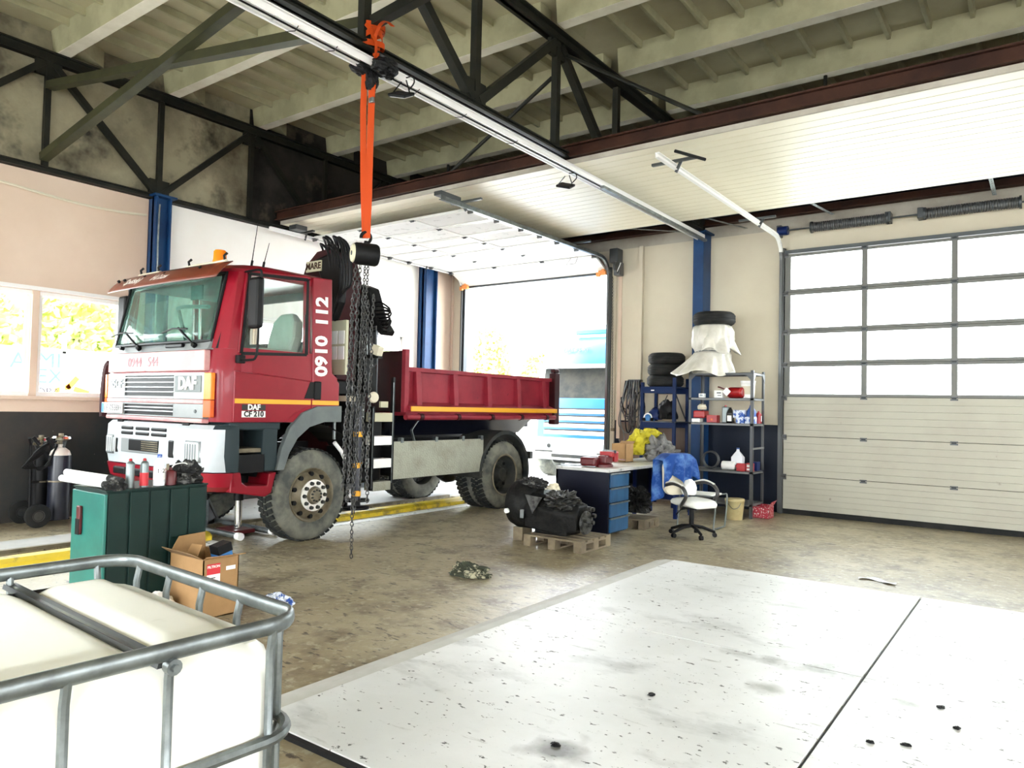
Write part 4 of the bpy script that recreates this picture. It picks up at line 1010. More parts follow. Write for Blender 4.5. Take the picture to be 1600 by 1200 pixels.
for x in (-7.9,-8.9): MB().bar((x,10.9,0.8),(x,10.8,1.3),0.06,0.1).build('underrun_bracket','black',TK)
# access ladder
ld = MB()
ld.box(XR-0.03,XR+0.01,6.66,6.70,0.52,1.62); ld.box(XR-0.03,XR+0.01,7.02,7.06,0.52,2.02)
lad = ld.build('ladder','black',TK)
MB().box(XR+0.008,XR+0.014,7.022,7.034,0.6,1.95).build('ladder_edge','galv',lad)
MB().box(XR+0.008,XR+0.014,6.664,6.672,0.55,1.6).build('ladder_edge','galv',lad)
for z,mt in ((1.48,'crane_plate'),(1.17,'white_plastic'),(0.87,'white_plastic'),(0.57,'checker_plate')):
    MB().box(XR-0.16,XR+0.012,6.70,7.02,z-0.06,z+0.06).build('ladder_step',mt,lad,bevel=0.006)
MB().box(XR-0.6,XR-0.2,6.35,7.05,0.6,1.55).build('tank','black',TK,bevel=0.04)
# outrigger leg
ou = MB().cyl((XR-0.06,6.48,0.40),(XR-0.06,6.48,1.62),0.055,n=16).build('outrigger_leg','cylinder_blue',TK,smooth=True)
for z in (1.26,0.86,0.50): MB().cyl((XR-0.06,6.48,z-0.035),(XR-0.06,6.48,z+0.035),0.058,n=16).build('yellow_band','stripe_yellow',ou,smooth=True)
MB().lathe([(0.05,0),(0.05,0.1),(0.17,0.11),(0.17,0.09)][::-1],(XR-0.06,6.48,0.31),(0,0,1),20).build('foot_plate','black',ou,smooth=True)
MB().lathe([(0,0.0),(0.17,0.0),(0.17,0.025),(0.06,0.04),(0.05,0.12),(0,0.12)],(XR-0.06,6.48,0.30),(0,0,1),20).build('foot_plate','black',ou,smooth=True)
MB().cyl((XR-0.0,6.50,1.48),(XR-0.0,6.50,1.66),0.02,n=8).build('leg_hose','galv',ou,smooth=True)
MB().box(XL+0.1,XR-0.04,6.36,6.58,1.56,1.78).build('outrigger_beam','black',TK,bevel=0.01)
MB().box(XR-0.25,XR+0.03,6.30,6.34,1.68,1.75).build('warning_board','cloth_cream',TK)
MB().lathe([(0,0.03),(0.06,0.025),(0.075,0.0),(0.05,-0.03),(0,-0.03)],(XR+0.02,6.66,1.74),(1,-0.3,0),16).build('work_lamp','cloth_cream',TK,smooth=True)
MB().box(XR-0.02,XR+0.015,6.80,6.93,1.61,1.69).build('type_plate','crane_plate',TK)
# loading crane
cr = MB(); cr.cyl((-8.0,6.62,1.1),(-8.0,6.62,2.0),0.24,n=20); cr.box(-8.4,-7.6,6.3,6.95,1.0,1.35)
crane = cr.build('crane_column','maroon',TK,smooth=True)
m = MB(); m.prism([(-8.24,3.30),(-8.14,3.52),(-7.92,3.68),(-7.66,3.70),(-7.48,3.58),(-7.36,3.25),(-7.42,2.90),(-7.46,1.95),(-7.80,1.9),(-7.92,2.6)],'y',6.30,6.62); m.build('crane_boom','maroon',crane,bevel=0.02)
MB().box(-7.98,-7.68,6.18,6.20,3.38,3.52).build('crane_plate','crane_plate',crane)
text('crane_letters','MARE',0.12,(-7.83,6.178,3.45),(1,0,0),(0,0,1),'brown_beam',crane,bold=0.003)
tagm = MB().box(-7.52,-7.24,6.26,6.30,2.02,2.72).build('instruction_board','crane_plate',crane)
for (x,z) in ((-7.455,2.50),(-7.32,2.50),(-7.455,2.30),(-7.32,2.30)):
    b = MB().box(x-0.055,x+0.055,6.25,6.262,z-0.085,z+0.085).build('instruction_label','label_white',crane)
    
m = MB(); m.prism([(-7.85,3.55),(-7.45,3.62),(-7.30,3.3),(-7.32,2.95),(-7.45,2.7),(-7.62,3.1)],'y',6.20,6.32); m.build('hose_bundle','black',crane,bevel=0.03)
for i in range(9):
    a = -8.02+0.05*i; h = 3.66+0.03*(i%3)+0.05*math.sin(i*1.3)
    m = MB().tube(smoothpath([(a,6.42,3.45+0.02*i),(a+0.12,6.4,h),(a+0.30,6.2,h+0.08),(a+0.46,6.2,h-0.06),(a+0.50,6.22,3.2),(a+0.42,6.2,2.7+0.05*i)],5),0.016,6)
    m.build('hydraulic_hose','black',crane,smooth=True)
m = MB(); m.prism([(-7.72,3.18),(-7.55,3.28),(-7.38,3.22),(-7.28,2.98),(-7.22,2.82),(-7.05,2.62),(-7.10,2.56),(-7.35,2.75),(-7.42,2.3),(-7.35,1.8),(-8.0,1.8),(-8.05,2.45),(-7.70,2.85),(-7.78,2.95),(-7.70,3.02),(-7.80,3.1)],'y',6.72,6.95); m.build('crane_jib','black',crane,bevel=0.02)
for i in range(7):
    z=2.98-0.045*i; m = MB().tube(smoothpath([(-7.42,6.8,z),(-7.2,6.78,z+0.03-0.01*i),(-6.98+0.02*(i%3),6.74,z-0.06+0.012*i),(-6.96,6.72,z-0.10),(-7.1,6.74,z-0.09),(-7.4,6.8,z-0.08)],5),0.012,6)
    m.build('hydraulic_hose','black',crane,smooth=True)
m = MB(); m.tube([(-7.58,6.72,2.65),(-7.18,6.72,2.68),(-7.16,6.72,2.2),(-7.2,6.72,2.15)],0.014,6); m.tube([(-7.58,6.72,2.65),(-7.56,6.72,2.2),(-7.45,6.72,2.1)],0.014,6); m.build('guard_frame','galv_dark',crane,smooth=True)
MB().cbox((-7.13,6.70,2.36),0.14,0.10,0.12,Matrix.Rotation(0.35,3,'Y')).build('control_box','cloth_cream',crane,bevel=0.01)
MB().cbox((-7.22,6.72,2.28),0.26,0.08,0.05).build('control_bracket','black',crane)
for i,x in enumerate((-7.36,-7.30,-7.24)): MB().cyl((x,6.74,2.3),(x+0.01*i,6.72,2.55-0.05*i),0.010,n=6).build('control_lever','galv',crane)
MB().tube(smoothpath([(-7.2,6.7,2.25),(-7.28,6.7,1.9),(-7.24,6.72,1.6),(-7.2,6.75,1.3)],4),0.008,5).build('cable','galv_dark',crane)
MB().tube(smoothpath([(-7.12,6.7,2.28),(-7.12,6.7,1.9),(-7.14,6.72,1.75)],4),0.008,5).build('cable','galv_dark',crane)
m = MB(); m.box(-7.75,-7.45,6.2,6.6,1.55,1.95); m.build('valve_block','black',crane,bevel=0.02)
m = MB(); m.tube([(-7.72,6.18,1.62),(-7.72,6.18,2.0),(-7.45,6.18,2.0)],0.018,6); m.build('guard_frame','galv_dark',crane)
# ================================================================ THINGS IN THE HALL
# ---- orange strap and chain hoist
HX, HY = -4.92, 4.45
st = thing('lifting_strap','orange lifting strap hanging from the black truss joint','strap',(HX,HY,3.1))
def ribbon(pts, w, wdir, t=0.006):
    m = MB()
    pts=[Vector(p) for p in pts]; wdir=Vector(wdir).normalized()*(w/2); rings=[]
    for i,p in enumerate(pts):
        d=(pts[min(i+1,len(pts)-1)]-pts[max(i-1,0)]).normalized(); n=d.cross(wdir).normalized()*(t/2)
        rings.append([p-wdir-n,p+wdir-n,p+wdir+n,p-wdir+n])
    m.loft(rings); return m
wd = (0.83,0.55,0)
ribbon([(HX-0.055,HY-0.02,4.80),(HX-0.05,HY-0.03,4.3),(HX-0.03,HY-0.02,3.6),(HX-0.012,HY,3.13)],0.055,wd).build('strap_band','strap_orange',st)
ribbon([(HX+0.05,HY+0.02,4.85),(HX+0.045,HY-0.02,4.45),(HX+0.03,HY-0.01,3.9),(HX+0.02,HY,3.5),(HX+0.012,HY,3.13)],0.06,wd).build('strap_band','strap_orange',st)
MB().cbox((HX+0.045,HY-0.02,4.36),0.06,0.03,0.05).build('buckle','galv',st,bevel=0.008)
for k in range(4):
    z = 4.86+0.055*k; til=0.10*math.sin(k*2.1); n=28; rings=[]
    for q in range(n):
        a=2*PI*q/n; rr=0.105+0.012*math.sin(a*3+k*2); p=V(HX+rr*math.cos(a),HY+rr*math.sin(a),z+til*math.cos(a+k)*0.6); dd=V(math.cos(a),math.sin(a),0)*0.004
        rings.append([p-dd-V(0,0,0.026),p+dd-V(0,0,0.026),p+dd+V(0,0,0.026),p-dd+V(0,0,0.026)])
    m=MB(); m.loft(rings+[rings[0]],False,False); m.build('wrap','strap_orange',st,smooth=True)
ribbon(smoothpath([(HX-0.06,HY-0.1,5.08),(HX+0.06,HY-0.11,5.0),(HX+0.12,HY-0.06,4.85),(HX+0.10,HY-0.04,4.72)],4),0.05,(0,0.5,0.8)).build('wrap','strap_orange',st)
ribbon(smoothpath([(HX+0.10,HY-0.06,4.88),(HX+0.16,HY-0.06,4.98),(HX+0.24,HY-0.06,5.0),(HX+0.33,HY-0.06,4.93)],4),0.035,(0.2,0.9,0.2)).build('loose_end','strap_orange',st)
m = MB(); m.blob((HX-0.06,HY,4.70),0.12,0.14,0.09,3,0.4,3,flat=False); m.blob((HX+0.13,HY+0.05,4.66),0.10,0.13,0.08,5,0.4,3,flat=False); m.blob((HX+0.02,HY,4.55),0.06,0.06,0.10,8,0.4,3,flat=False)
m.build('padding','black',st)
ho = thing('chain_hoist','black hand chain hoist hanging on the orange strap','hoist',(HX,HY,0.3))
ax = Vector((0.45,0.89,0)).normalized()
hc = V(HX,HY,2.985)
MB().lathe([(0,-0.115),(0.085,-0.11),(0.098,-0.09),(0.10,0.09),(0.09,0.11),(0,0.115)],hc,ax,24).build('drum','black',ho,smooth=True)
MB().lathe([(0,-0.125),(0.075,-0.122),(0.088,-0.105),(0.088,-0.10),(0,-0.10)],hc,ax,24).build('drum_cover','crane_plate',ho,smooth=True)
MB().lathe([(0,-0.135),(0.02,-0.13),(0.022,-0.12)],hc,ax,12).build('cover_bolt','galv_dark',ho,smooth=True)
m = MB(); m.tube([hc+V(0,0,0.15)+ax*0.045*math.cos(a)+V(0,0,0.048*math.sin(a)) for a in [math.radians(-110+300*i/20) for i in range(21)]],0.014,8); m.cyl(hc+V(0,0,0.09),hc+V(0,0,0.12),0.015,n=8); m.build('top_hook','black',ho,smooth=True)
def chain(p, q, L=0.042, r=0.0042, wob=0.0, seed=0):
    p=Vector(p);q=Vector(q);D=q-p;n=int(D.length/(L*0.74));d=D.normalized();u=V(0.83,0.55,0).normalized();w=d.cross(u).normalized();m=MB();rnd=random.Random(seed)
    for i in range(n):
        c=p+D*((i+0.5)/n)+u*wob*math.sin(i*0.35+seed)+w*wob*math.cos(i*0.27+seed); s=u if i%2 else w
        s=(s+ (w if i%2 else u)*rnd.uniform(-0.4,0.4)).normalized()
        m.tube([c+d*(L/2)*math.sin(a)*(1.0)+s*(L*0.30)*math.cos(a) for a in [2*PI*k/8 for k in range(8)]],r,4,closed=True)
    return m
for i,(dx,z1) in enumerate(((-0.085,1.0),(-0.045,0.8),(0.0,0.85),(0.028,0.95))):
    p = hc+V(0.83,0.55,0)*dx+V(0,0,-0.09); q = V(p.x-0.03*i*0.3-0.05,p.y-0.02,z1+0.0)
    o = chain(p,q,0.05 if i<2 else 0.034,0.0045,0.0,i).build('hand_chain' if i<2 else 'load_chain','chain_steel',ho); o['kind']='stuff'
for i in range(5):
    a=-0.10+0.045*i; o = chain(hc+V(0.83,0.55,0)*a+V(0,0,-0.36-0.05*(i%2)),hc+V(0.83,0.55,0)*(a-0.05+0.01*i)+V(0,0,-2.1-0.1*(i%3)),0.044,0.0045,0.006,i+10).build('hand_chain','chain_steel',ho); o['kind']='stuff'
o = chain(V(HX-0.06,HY-0.02,0.92),V(HX-0.05,HY-0.02,0.29),0.045,0.0045,0,30).build('load_chain','chain_steel',ho); o['kind']='stuff'
# ---- floodlights
def flood(x,y,z,lab,s=1):
    t = thing('floodlight',lab,'floodlight',(x,y,z))
    R = Matrix.Rotation(0.5*s,3,'X') @ Matrix.Rotation(0.3,3,'Y')
    MB().cbox((x,y,z),0.20,0.15,0.03,R).build('housing','black',t,bevel=0.008)
    MB().cbox(V(x,y,z)+R@V(0,0,-0.017),0.17,0.12,0.006,R).build('lens','white_plastic',t)
    for q in (-1,1): MB().bar(V(x,y,z)+R@V(q*0.105,0,0),V(x+0.01,y+0.02,z+0.13)+V(q*0.03,0,0),0.012,0.006).build('bracket_arm','black',t)
    MB().tube(smoothpath([(x+0.1,y,z+0.02),(x+0.16,y,z+0.07),(x+0.14,y,z+0.13),(x+0.03,y+0.03,z+0.16)],4),0.007,5).build('cable','black',t)
flood(-4.80,4.72,4.50,'white lensed floodlight beside the orange strap')
flood(-4.92,7.75,4.46,'small black floodlight under the cream panel')

# ---- IBC tank in the foreground
ib = thing('ibc_tank','white plastic tank in a galvanised cage at the lower left','tank',(-2.36,0.88,0))
ix0,ix1,iy0,iy1 = -2.96,-1.76,0.38,1.38
CEN = V((ix0+ix1)/2,(iy0+iy1)/2,0); RZ = Matrix.Translation(CEN+V(-0.03,0.06,0)) @ Matrix.Rotation(math.radians(-3.0),4,'Z') @ Matrix.Diagonal((1.0,1.0,1.018,1.0)) @ Matrix.Translation(-CEN)
def rrect(x0,x1,y0,y1,r,n=5):
    out=[]
    for (cx,cy,a0) in ((x1-r,y1-r,0),(x0+r,y1-r,90),(x0+r,y0+r,180),(x1-r,y0+r,270)):
        for i in range(n+1):
            a=math.radians(a0+90*i/n); out.append((cx+r*math.cos(a),cy+r*math.sin(a)))
    return out
rings=[]
for (z,ins,r) in ((0.14,0.10,0.14),(0.16,0.05,0.16),(0.22,0.025,0.17),(0.60,0.016,0.17),(0.84,0.016,0.17),(0.90,0.035,0.17),(0.945,0.080,0.17),(0.962,0.14,0.15)):
    rings.append([V(x,y,z) for x,y in rrect(ix0+ins,ix1-ins,iy0+ins,iy1-ins,r)])
m = MB(); m.loft(rings,cap1=False); m.xf(RZ); 
# crowned top with a channel across for the bars
def itop(u,v):
    x=ix0+0.10+(ix1-ix0-0.20)*u; y=iy0+0.10+(iy1-iy0-0.20)*v
    e=min(1,min(u,1-u)/0.10)*min(1,min(v,1-v)/0.10); e=e*e*(3-2*e)
    z=0.935+0.045*e
    for c in (0.60,0.18):
        d=abs(y-(iy0+c*1.0)); z-= (0.040*e*max(0,1-d/0.075)) if d<0.075 else 0
    d=math.hypot((x-(ix0+0.45)),(y-(iy0+0.20)))
    z-=0.035*e*(1 if d<0.22 else max(0,1-(d-0.22)/0.04))
    return V(x,y,z)
m2 = MB().grid(itop,40,36).xf(RZ)
bt = m.build('bottle','ibc_plastic',ib,smooth=True,ang=60)
m2.build('bottle_top','ibc_plastic',ib,smooth=True,ang=60)
m = MB().lathe([(0,0.045),(0.10,0.045),(0.11,0.03),(0.115,0.0),(0.08,-0.01)],(ix0+0.45,iy0+0.20,0.945),(0,0,1),28).xf(RZ); m.build('filler_cap','ibc_plastic',ib,smooth=True)
def hoop(z,r=0.019,ins=0.0,c=0.13,flat=1.0):
    return MB().tube([V(x,y,z) for x,y in rrect(ix0+ins,ix1-ins,iy0+ins,iy1-ins,c,7)],r,8,closed=True).xf(RZ)
def oval_hoop(z):
    pts=rrect(ix0,ix1,iy0,iy1,0.12,7); rings=[]; n=len(pts)
    for i,(x,y) in enumerate(pts):
        a=Vector((*pts[i-1],0)); b=Vector((*pts[(i+1)%n],0)); d=(b-a).normalized(); nn=V(d.y,-d.x,0)
        rings.append([V(x,y,z)+nn*0.014*math.cos(t)+V(0,0,0.024*math.sin(t)) for t in [2*PI*k/10 for k in range(10)]])
    m=MB(); m.loft(rings+[rings[0]],False,False); return m.xf(RZ)
oval_hoop(1.0).build('top_rail','galv',ib,smooth=True,ang=60)
for z in (0.685,0.43,0.16): hoop(z,0.017).build('hoop','galv',ib,smooth=True)
for i in range(5):
    for (x,y) in (((ix0+0.12+(ix1-ix0-0.24)*i/4),iy1),((ix0+0.12+(ix1-ix0-0.24)*i/4),iy0)):
        dy = -0.012 if y>1 else 0.012
        MB().tube([V(x,y,0.99),V(x,y+dy,0.93),V(x,y+dy,0.70),V(x,y,0.685),V(x,y+dy,0.66),V(x,y+dy,0.18)],0.0125,8).xf(RZ).build('upright','galv',ib,smooth=True)
for i in range(5):
    y = iy0+(0.12,0.36,0.60,0.89,0.89)[i]
    if i == 4: continue
    for x in (ix0,ix1):
        dx=-0.012 if x>-2 else 0.012
        MB().tube([V(x,y,0.99),V(x+dx,y,0.93),V(x+dx,y,0.70),V(x,y,0.685),V(x+dx,y,0.66),V(x+dx,y,0.18)],0.0125,8).xf(RZ).build('upright','galv',ib,smooth=True)
for yy in (iy0+0.60,iy0+0.18):
    m=MB(); m.prism([(yy-0.022,0.952),(yy+0.022,0.952),(yy+0.018,0.968),(yy+0.006,0.962),(yy-0.006,0.962),(yy-0.018,0.968)],'x',ix0+0.0,ix1-0.03); m.xf(RZ).build('top_bar','galv_dark',ib)
    b=MB().cyl((ix1-0.01,yy,0.962),(ix1+0.018,yy,0.962),0.020,n=12); b.cyl((ix1+0.015,yy,0.962),(ix1+0.028,yy,0.962),0.010,n=6); b.xf(RZ).build('bar_bolt','galv',ib,smooth=True)
m=MB(); m.box(ix0,ix1,iy0,iy1,0.10,0.14); m.xf(RZ).build('base_tray','galv',ib)
for x in (ix0,(ix0+ix1)/2-0.06,ix1-0.12): MB().box(x,x+0.12,iy0,iy1,0,0.10).xf(RZ).build('skid','galv_dark',ib)

# ---- green locker with things on top
lx0,lx1,ly0,ly1,lz = -6.20,-5.66,2.64,3.46,0.95
lk = thing('tool_locker','dark green sheet metal locker with end door tinted brighter as if lit','locker',((lx0+lx1)/2,(ly0+ly1)/2,0))
MB().box(lx0,lx1-0.012,ly0+0.012,ly1,0.02,lz).build('body','locker_green',lk,bevel=0.006)
w=(ly1-ly0-0.02)/5
for i in range(5):
    MB().box(lx1-0.012,lx1+(0.004 if i%2 else -0.002),ly0+0.012+i*w+0.008,ly0+0.012+(i+1)*w-0.008,0.04,lz-0.01).build('side_panel','locker_green',lk,bevel=0.006)
dr = MB().box(lx0+0.01,lx1-0.0,ly0-0.01,ly0+0.012,0.03,lz-0.015).build('door','locker_green_lit',lk,bevel=0.005)
h = MB().box(lx0+0.14,lx0+0.20,ly0-0.035,ly0-0.01,0.60,0.82).build('door_handle','red_dark',dr,bevel=0.008)
MB().box(lx0+0.13,lx0+0.145,ly0-0.025,ly0-0.01,0.60,0.80).build('handle_plate','chrome',dr)
MB().box(lx0+0.14,lx0+0.20,ly0-0.038,ly0-0.034,0.60,0.72).build('handle_grip','black',dr)
MB().box(lx0,lx1,ly0,ly1,lz,lz+0.012).build('top_sheet','locker_green',lk)
Z=lz+0.012
def spray(x,y,z,r,h,lab,body,capm,band=None,group=None,nm='spray_can'):
    t=thing(nm,lab,'spray can',(x,y,z),group)
    MB().lathe([(0,0),(r,0.0),(r,h*0.80),(r*0.92,h*0.85),(r*0.55,h*0.90),(r*0.5,h*0.91),(0,h*0.91)],(x,y,z),(0,0,1),20).build('can',body,t,smooth=True)
    MB().lathe([(0,h*0.91),(r*0.42,h*0.905),(r*0.40,h*0.97),(r*0.25,h),(0,h)],(x,y,z),(0,0,1),14).build('nozzle',capm,t,smooth=True)
    if band: MB().lathe([(r+0.0008,h*band[0]),(r+0.0008,h*band[1])],(x,y,z),(0,0,1),20).build('label_band',band[2],t,smooth=True)
    return t
spray(-5.76,2.86,Z,0.032,0.225,'silver spray can nearest the tubes on the green locker','can_silver','red_plastic')
spray(-5.74,2.96,Z,0.032,0.225,'silver spray can beside the clear bottle on the green locker','can_silver','red_plastic',(0.05,0.5,'label_red'))
t=thing('bottle','clear plastic bottle with white label on the green locker','bottle',(-5.74,3.08,Z))
MB().lathe([(0,0),(0.042,0.003),(0.043,0.03),(0.040,0.10),(0.043,0.13),(0.042,0.17),(0.03,0.20),(0.016,0.215),(0.016,0.225),(0,0.225)],(-5.74,3.08,Z),(0,0,1),20).build('body','dirty_ice',t,smooth=True)
MB().lathe([(0.0425,0.05),(0.0435,0.05),(0.0435,0.15),(0.0425,0.15)],(-5.74,3.08,Z),(0,0,1),20).build('label','label_white',t,smooth=True)
MB().lathe([(0.018,0.225),(0.018,0.25),(0,0.252)],(-5.74,3.08,Z),(0,0,1),14).build('cap','rag_blue',t,smooth=True)
text('bottle_print','D2',0.045,(-5.698,3.075,Z+0.12),(0.3,0.95,0),(0,0,1),'lettering_black',t,ext=0.0006)
t=thing('oil_can','small dark red oil can between bottle and rag heap','can',(-5.76,3.185,Z))
MB().lathe([(0,0),(0.045,0),(0.045,0.10),(0.035,0.115),(0.015,0.12),(0.012,0.14),(0,0.14)],(-5.76,3.185,Z),(0,0,1),20).build('body','red_dark',t,smooth=True)
MB().tube(smoothpath([(-5.76,3.185,Z+0.12),(-5.76,3.22,Z+0.16),(-5.76,3.30,Z+0.17),(-5.76,3.34,Z+0.15)],4),0.005,6).build('spout','label_white',t,smooth=True)
MB().box(-5.765,-5.755,3.15,3.17,Z+0.10,Z+0.17).build('lever','rim_steel',t)
m=MB().blob((-5.82,3.34,Z+0.06),0.11,0.13,0.115,4,0.75,4.0,nu=44,nv=30)
tag(m.build('rag_heap','cloth_black'),'black crumpled rag heap at the end of the green locker','rag')
t=thing('paper_roll_bundle','white rolled tubes tied in black lying across the green locker','tube',(-5.95,2.68,Z))
for i,(dx,dy,dz) in enumerate(((0,0,0.03),(0.02,0.055,0.03),(0.01,0.03,0.075))):
    a=V(-6.32+dx,2.60+dy,Z+dz+0.02); b=V(-5.80+dx,2.70+dy,Z+dz)
    MB().cyl(a,b,0.026,n=14).build('tube','paper',t,smooth=True)
    MB().cyl(b-(b-a).normalized()*0.02,b+(b-a).normalized()*0.13,0.029,0.02,n=10).build('end_cap','cloth_black',t)
m=MB().blob((-5.70,2.72,Z+0.02),0.06,0.07,0.05,9,0.8,4,nu=24,nv=16); m.build('tie','cloth_black',t)

# ---- cardboard box
bx0,bx1,by0_,by1_,bz=-5.60,-5.13,3.12,3.42,0.45
t=thing('cardboard_box','tall open brown carton with a red and white label beside the locker','box',((bx0+bx1)/2,(by0_+by1_)/2,0))
m=MB(); th=0.008
m.box(bx0,bx1,by0_,by1_,0,th); m.box(bx0,bx1,by0_,by0_+th,0,bz); m.box(bx0,bx1,by1_-th,by1_,0,bz); m.box(bx0,bx0+th,by0_,by1_,0,bz); m.box(bx1-th,bx1,by0_,by1_,0,bz)
m.build('carton','cardboard',t)
MB().add([(bx0,by0_,bz),(bx1,by0_,bz),(bx1-0.05,by0_-0.08,bz+0.05),(bx0+0.05,by0_-0.10,bz+0.06)],[(0,1,2,3)]).build('flap','cardboard_dark',t,solid=0.006)
MB().add([(bx0,by0_,bz),(bx0,by1_,bz),(bx0+0.03,by1_-0.03,bz+0.13),(bx0+0.03,by0_+0.05,bz+0.12)],[(0,1,2,3)]).build('flap','cardboard',t,solid=0.006)
MB().add([(bx1,by0_,bz),(bx1,by1_,bz),(bx1+0.06,by1_+0.02,bz+0.015),(bx1+0.03,by0_,bz+0.02)],[(0,1,2,3)]).build('flap','cardboard',t,solid=0.006)
MB().add([(bx0+0.1,by0_+0.05,bz-0.06),(bx1-0.2,by0_+0.05,bz-0.06),(bx1-0.22,by0_+0.12,bz+0.07),(bx0+0.1,by0_+0.12,bz+0.06)],[(0,1,2,3)]).build('flap','cardboard',t,solid=0.006)
xx=bx1+0.002
MB().box(xx-0.002,xx,by0_+0.03,by0_+0.14,0.33,0.41).build('label_top','label_red',t); MB().box(xx-0.002,xx,by0_+0.03,by0_+0.14,0.22,0.33).build('label_base','label_white',t)
text('label_letters','FILTRON',0.026,(xx+0.001,by0_+0.085,0.388),(0,1,0),(0,0,1),'lettering_white',t,ext=0.0004,bold=0.0006)
for i in range(3): MB().box(xx,xx+0.001,by0_+0.04,by0_+(0.12 if i else 0.10),0.30-0.025*i,0.307-0.025*i).build('print_line','lettering_black',t)
for i in range(8): MB().box(xx,xx+0.001,by0_+0.075+0.007*i,by0_+0.078+0.007*i,0.225,0.245).build('bar_code','lettering_black',t)
MB().box(xx-0.002,xx,by0_+0.19,by0_+0.27,0.345,0.375).build('side_label','label_white',t)
t2=thing('filter_box','small blue and black box sticking out of the carton','box',(-5.2,3.32,0.36))
MB().cbox((-5.22,3.33,0.44),0.11,0.12,0.17,Matrix.Rotation(0.25,3,'X')).build('box','letter_blue',t2,bevel=0.004)
MB().cbox((-5.215,3.315,0.505),0.115,0.125,0.07,Matrix.Rotation(0.25,3,'X')).build('box_top','black',t2,bevel=0.004)
m=MB().blob((-5.08,3.76,0.03),0.14,0.07,0.06,12,0.6,3.5,nu=30,nv=18)
tag(m.build('cleaning_rag','rag_blue'),'blue and white crumpled rag on the floor behind the tank','rag')
m=MB().blob((-4.55,5.58,0.04),0.20,0.10,0.075,21,0.85,3.0,nu=44,nv=26)
tag(m.build('work_glove_heap','camo'),'dark and khaki rag heap alone on the brown floor','rag')
t=thing('sack','black and white plastic sack under the near side of the locker','sack',(-5.5,2.9,0))
MB().blob((-5.46,2.95,0.07),0.10,0.12,0.10,31,0.5,3).build('bag','white_plastic',t,smooth=True)

# ---- gas cylinder trolley by the wall
t=thing('gas_trolley','black two wheeled trolley with coiled welding hoses by the wall','trolley',(-10.45,4.1,0))
m=MB(); 
for y in (3.98,4.22): m.tube([V(-10.55,y,0.05),V(-10.58,y,0.6),V(-10.60,y,1.02),V(-10.52,y-0.05,1.12)],0.016,8)
m.bar((-10.55,3.98,0.06),(-10.55,4.40,0.06),0.28,0.02); m.bar((-10.58,3.98,0.55),(-10.58,4.22,0.55),0.03,0.03)
m.build('frame','black',t,smooth=True)
for x in (-10.28,-10.78):
    w_=MB().lathe([(0.05,-0.03),(0.10,-0.04),(0.145,-0.03),(0.15,0),(0.145,0.03),(0.10,0.04),(0.05,0.03)],(x,3.97,0.15),(1,0,0),26).build('tyre','rubber',t,smooth=True)
    MB().lathe([(0,0.035),(0.03,0.04),(0.06,0.03),(0.07,0.038),(0.075,0.03),(0.075,-0.03),(0,-0.03)],(x,3.97,0.15),(1,0,0),20).build('rim','rim_dark',w_,smooth=True)
for i in range(6):
    a=0.02*i; m=MB().tube(smoothpath([(-10.40,4.20-a,1.08),(-10.36,4.02,1.02-a),(-10.36,3.90-0.02*i,0.86-0.02*i),(-10.36,4.0+0.02*i,0.72+0.01*i),(-10.36,4.12,0.85),(-10.38,4.2,1.02)],5),0.013,6)
    m.build('hose','black',t,smooth=True)
for (y,z) in ((3.92,1.14),(4.08,1.13)):
    m=MB().cyl((-10.38,y,z),(-10.36,y+0.07,z-0.10),0.025,n=10); m.build('torch_handle','black',t,smooth=True)
def gascyl(x,y,r,h,lab,mt,top,grp=None):
    t=thing('gas_cylinder',lab,'gas cylinder',(x,y,0.07))
    MB().lathe([(0,0),(r*0.95,0),(r,0.02),(r,h*0.86),(r*0.96,h*0.89)],(x,y,0.07),(0,0,1),28).build('shell',mt,t,smooth=True)
    MB().lathe([(r*0.96,h*0.89),(r*0.8,h*0.95),(r*0.45,h*0.99),(r*0.3,h*1.0),(0.03,h*1.0),(0.03,h*1.04),(0,h*1.04)],(x,y,0.07),(0,0,1),28).build('shoulder',top,t,smooth=True)
    z=0.07+h*1.02
    MB().tube([V(x+0.10*math.cos(a),y+0.10*math.sin(a),z+0.10) for a in [2*PI*i/18 for i in range(18)]],0.028,6,closed=True).build('guard_ring','chrome',t,smooth=True)
    for a in (0.4,2.5,4.5): MB().bar((x+0.05*math.cos(a),y+0.05*math.sin(a),z-0.02),(x+0.085*math.cos(a),y+0.085*math.sin(a),z+0.10),0.03,0.012).build('guard_leg','galv_dark',t)
    m=MB().cyl((x,y,z-0.02),(x,y,z+0.12),0.02,n=10); m.cyl((x,y,z+0.13),(x,y,z+0.16),0.03,n=12); m.cyl((x,y,z+0.04),(x,y-0.09,z+0.05),0.018,n=8); m.build('valve','rim_steel',t,smooth=True)
    MB().lathe([(r+0.002,h*0.52),(r+0.004,h*0.53),(r+0.002,h*0.54)],(x,y,0.07),(0,0,1),28).build('retaining_band','rim_steel',t,smooth=True)
gascyl(-10.42,4.26,0.13,0.93,'dark blue gas cylinder with pale shoulder by the dark wall','cylinder_blue','cylinder_top')
gascyl(-10.66,4.12,0.10,0.90,'black gas cylinder half hidden behind the dark blue one','black','black')

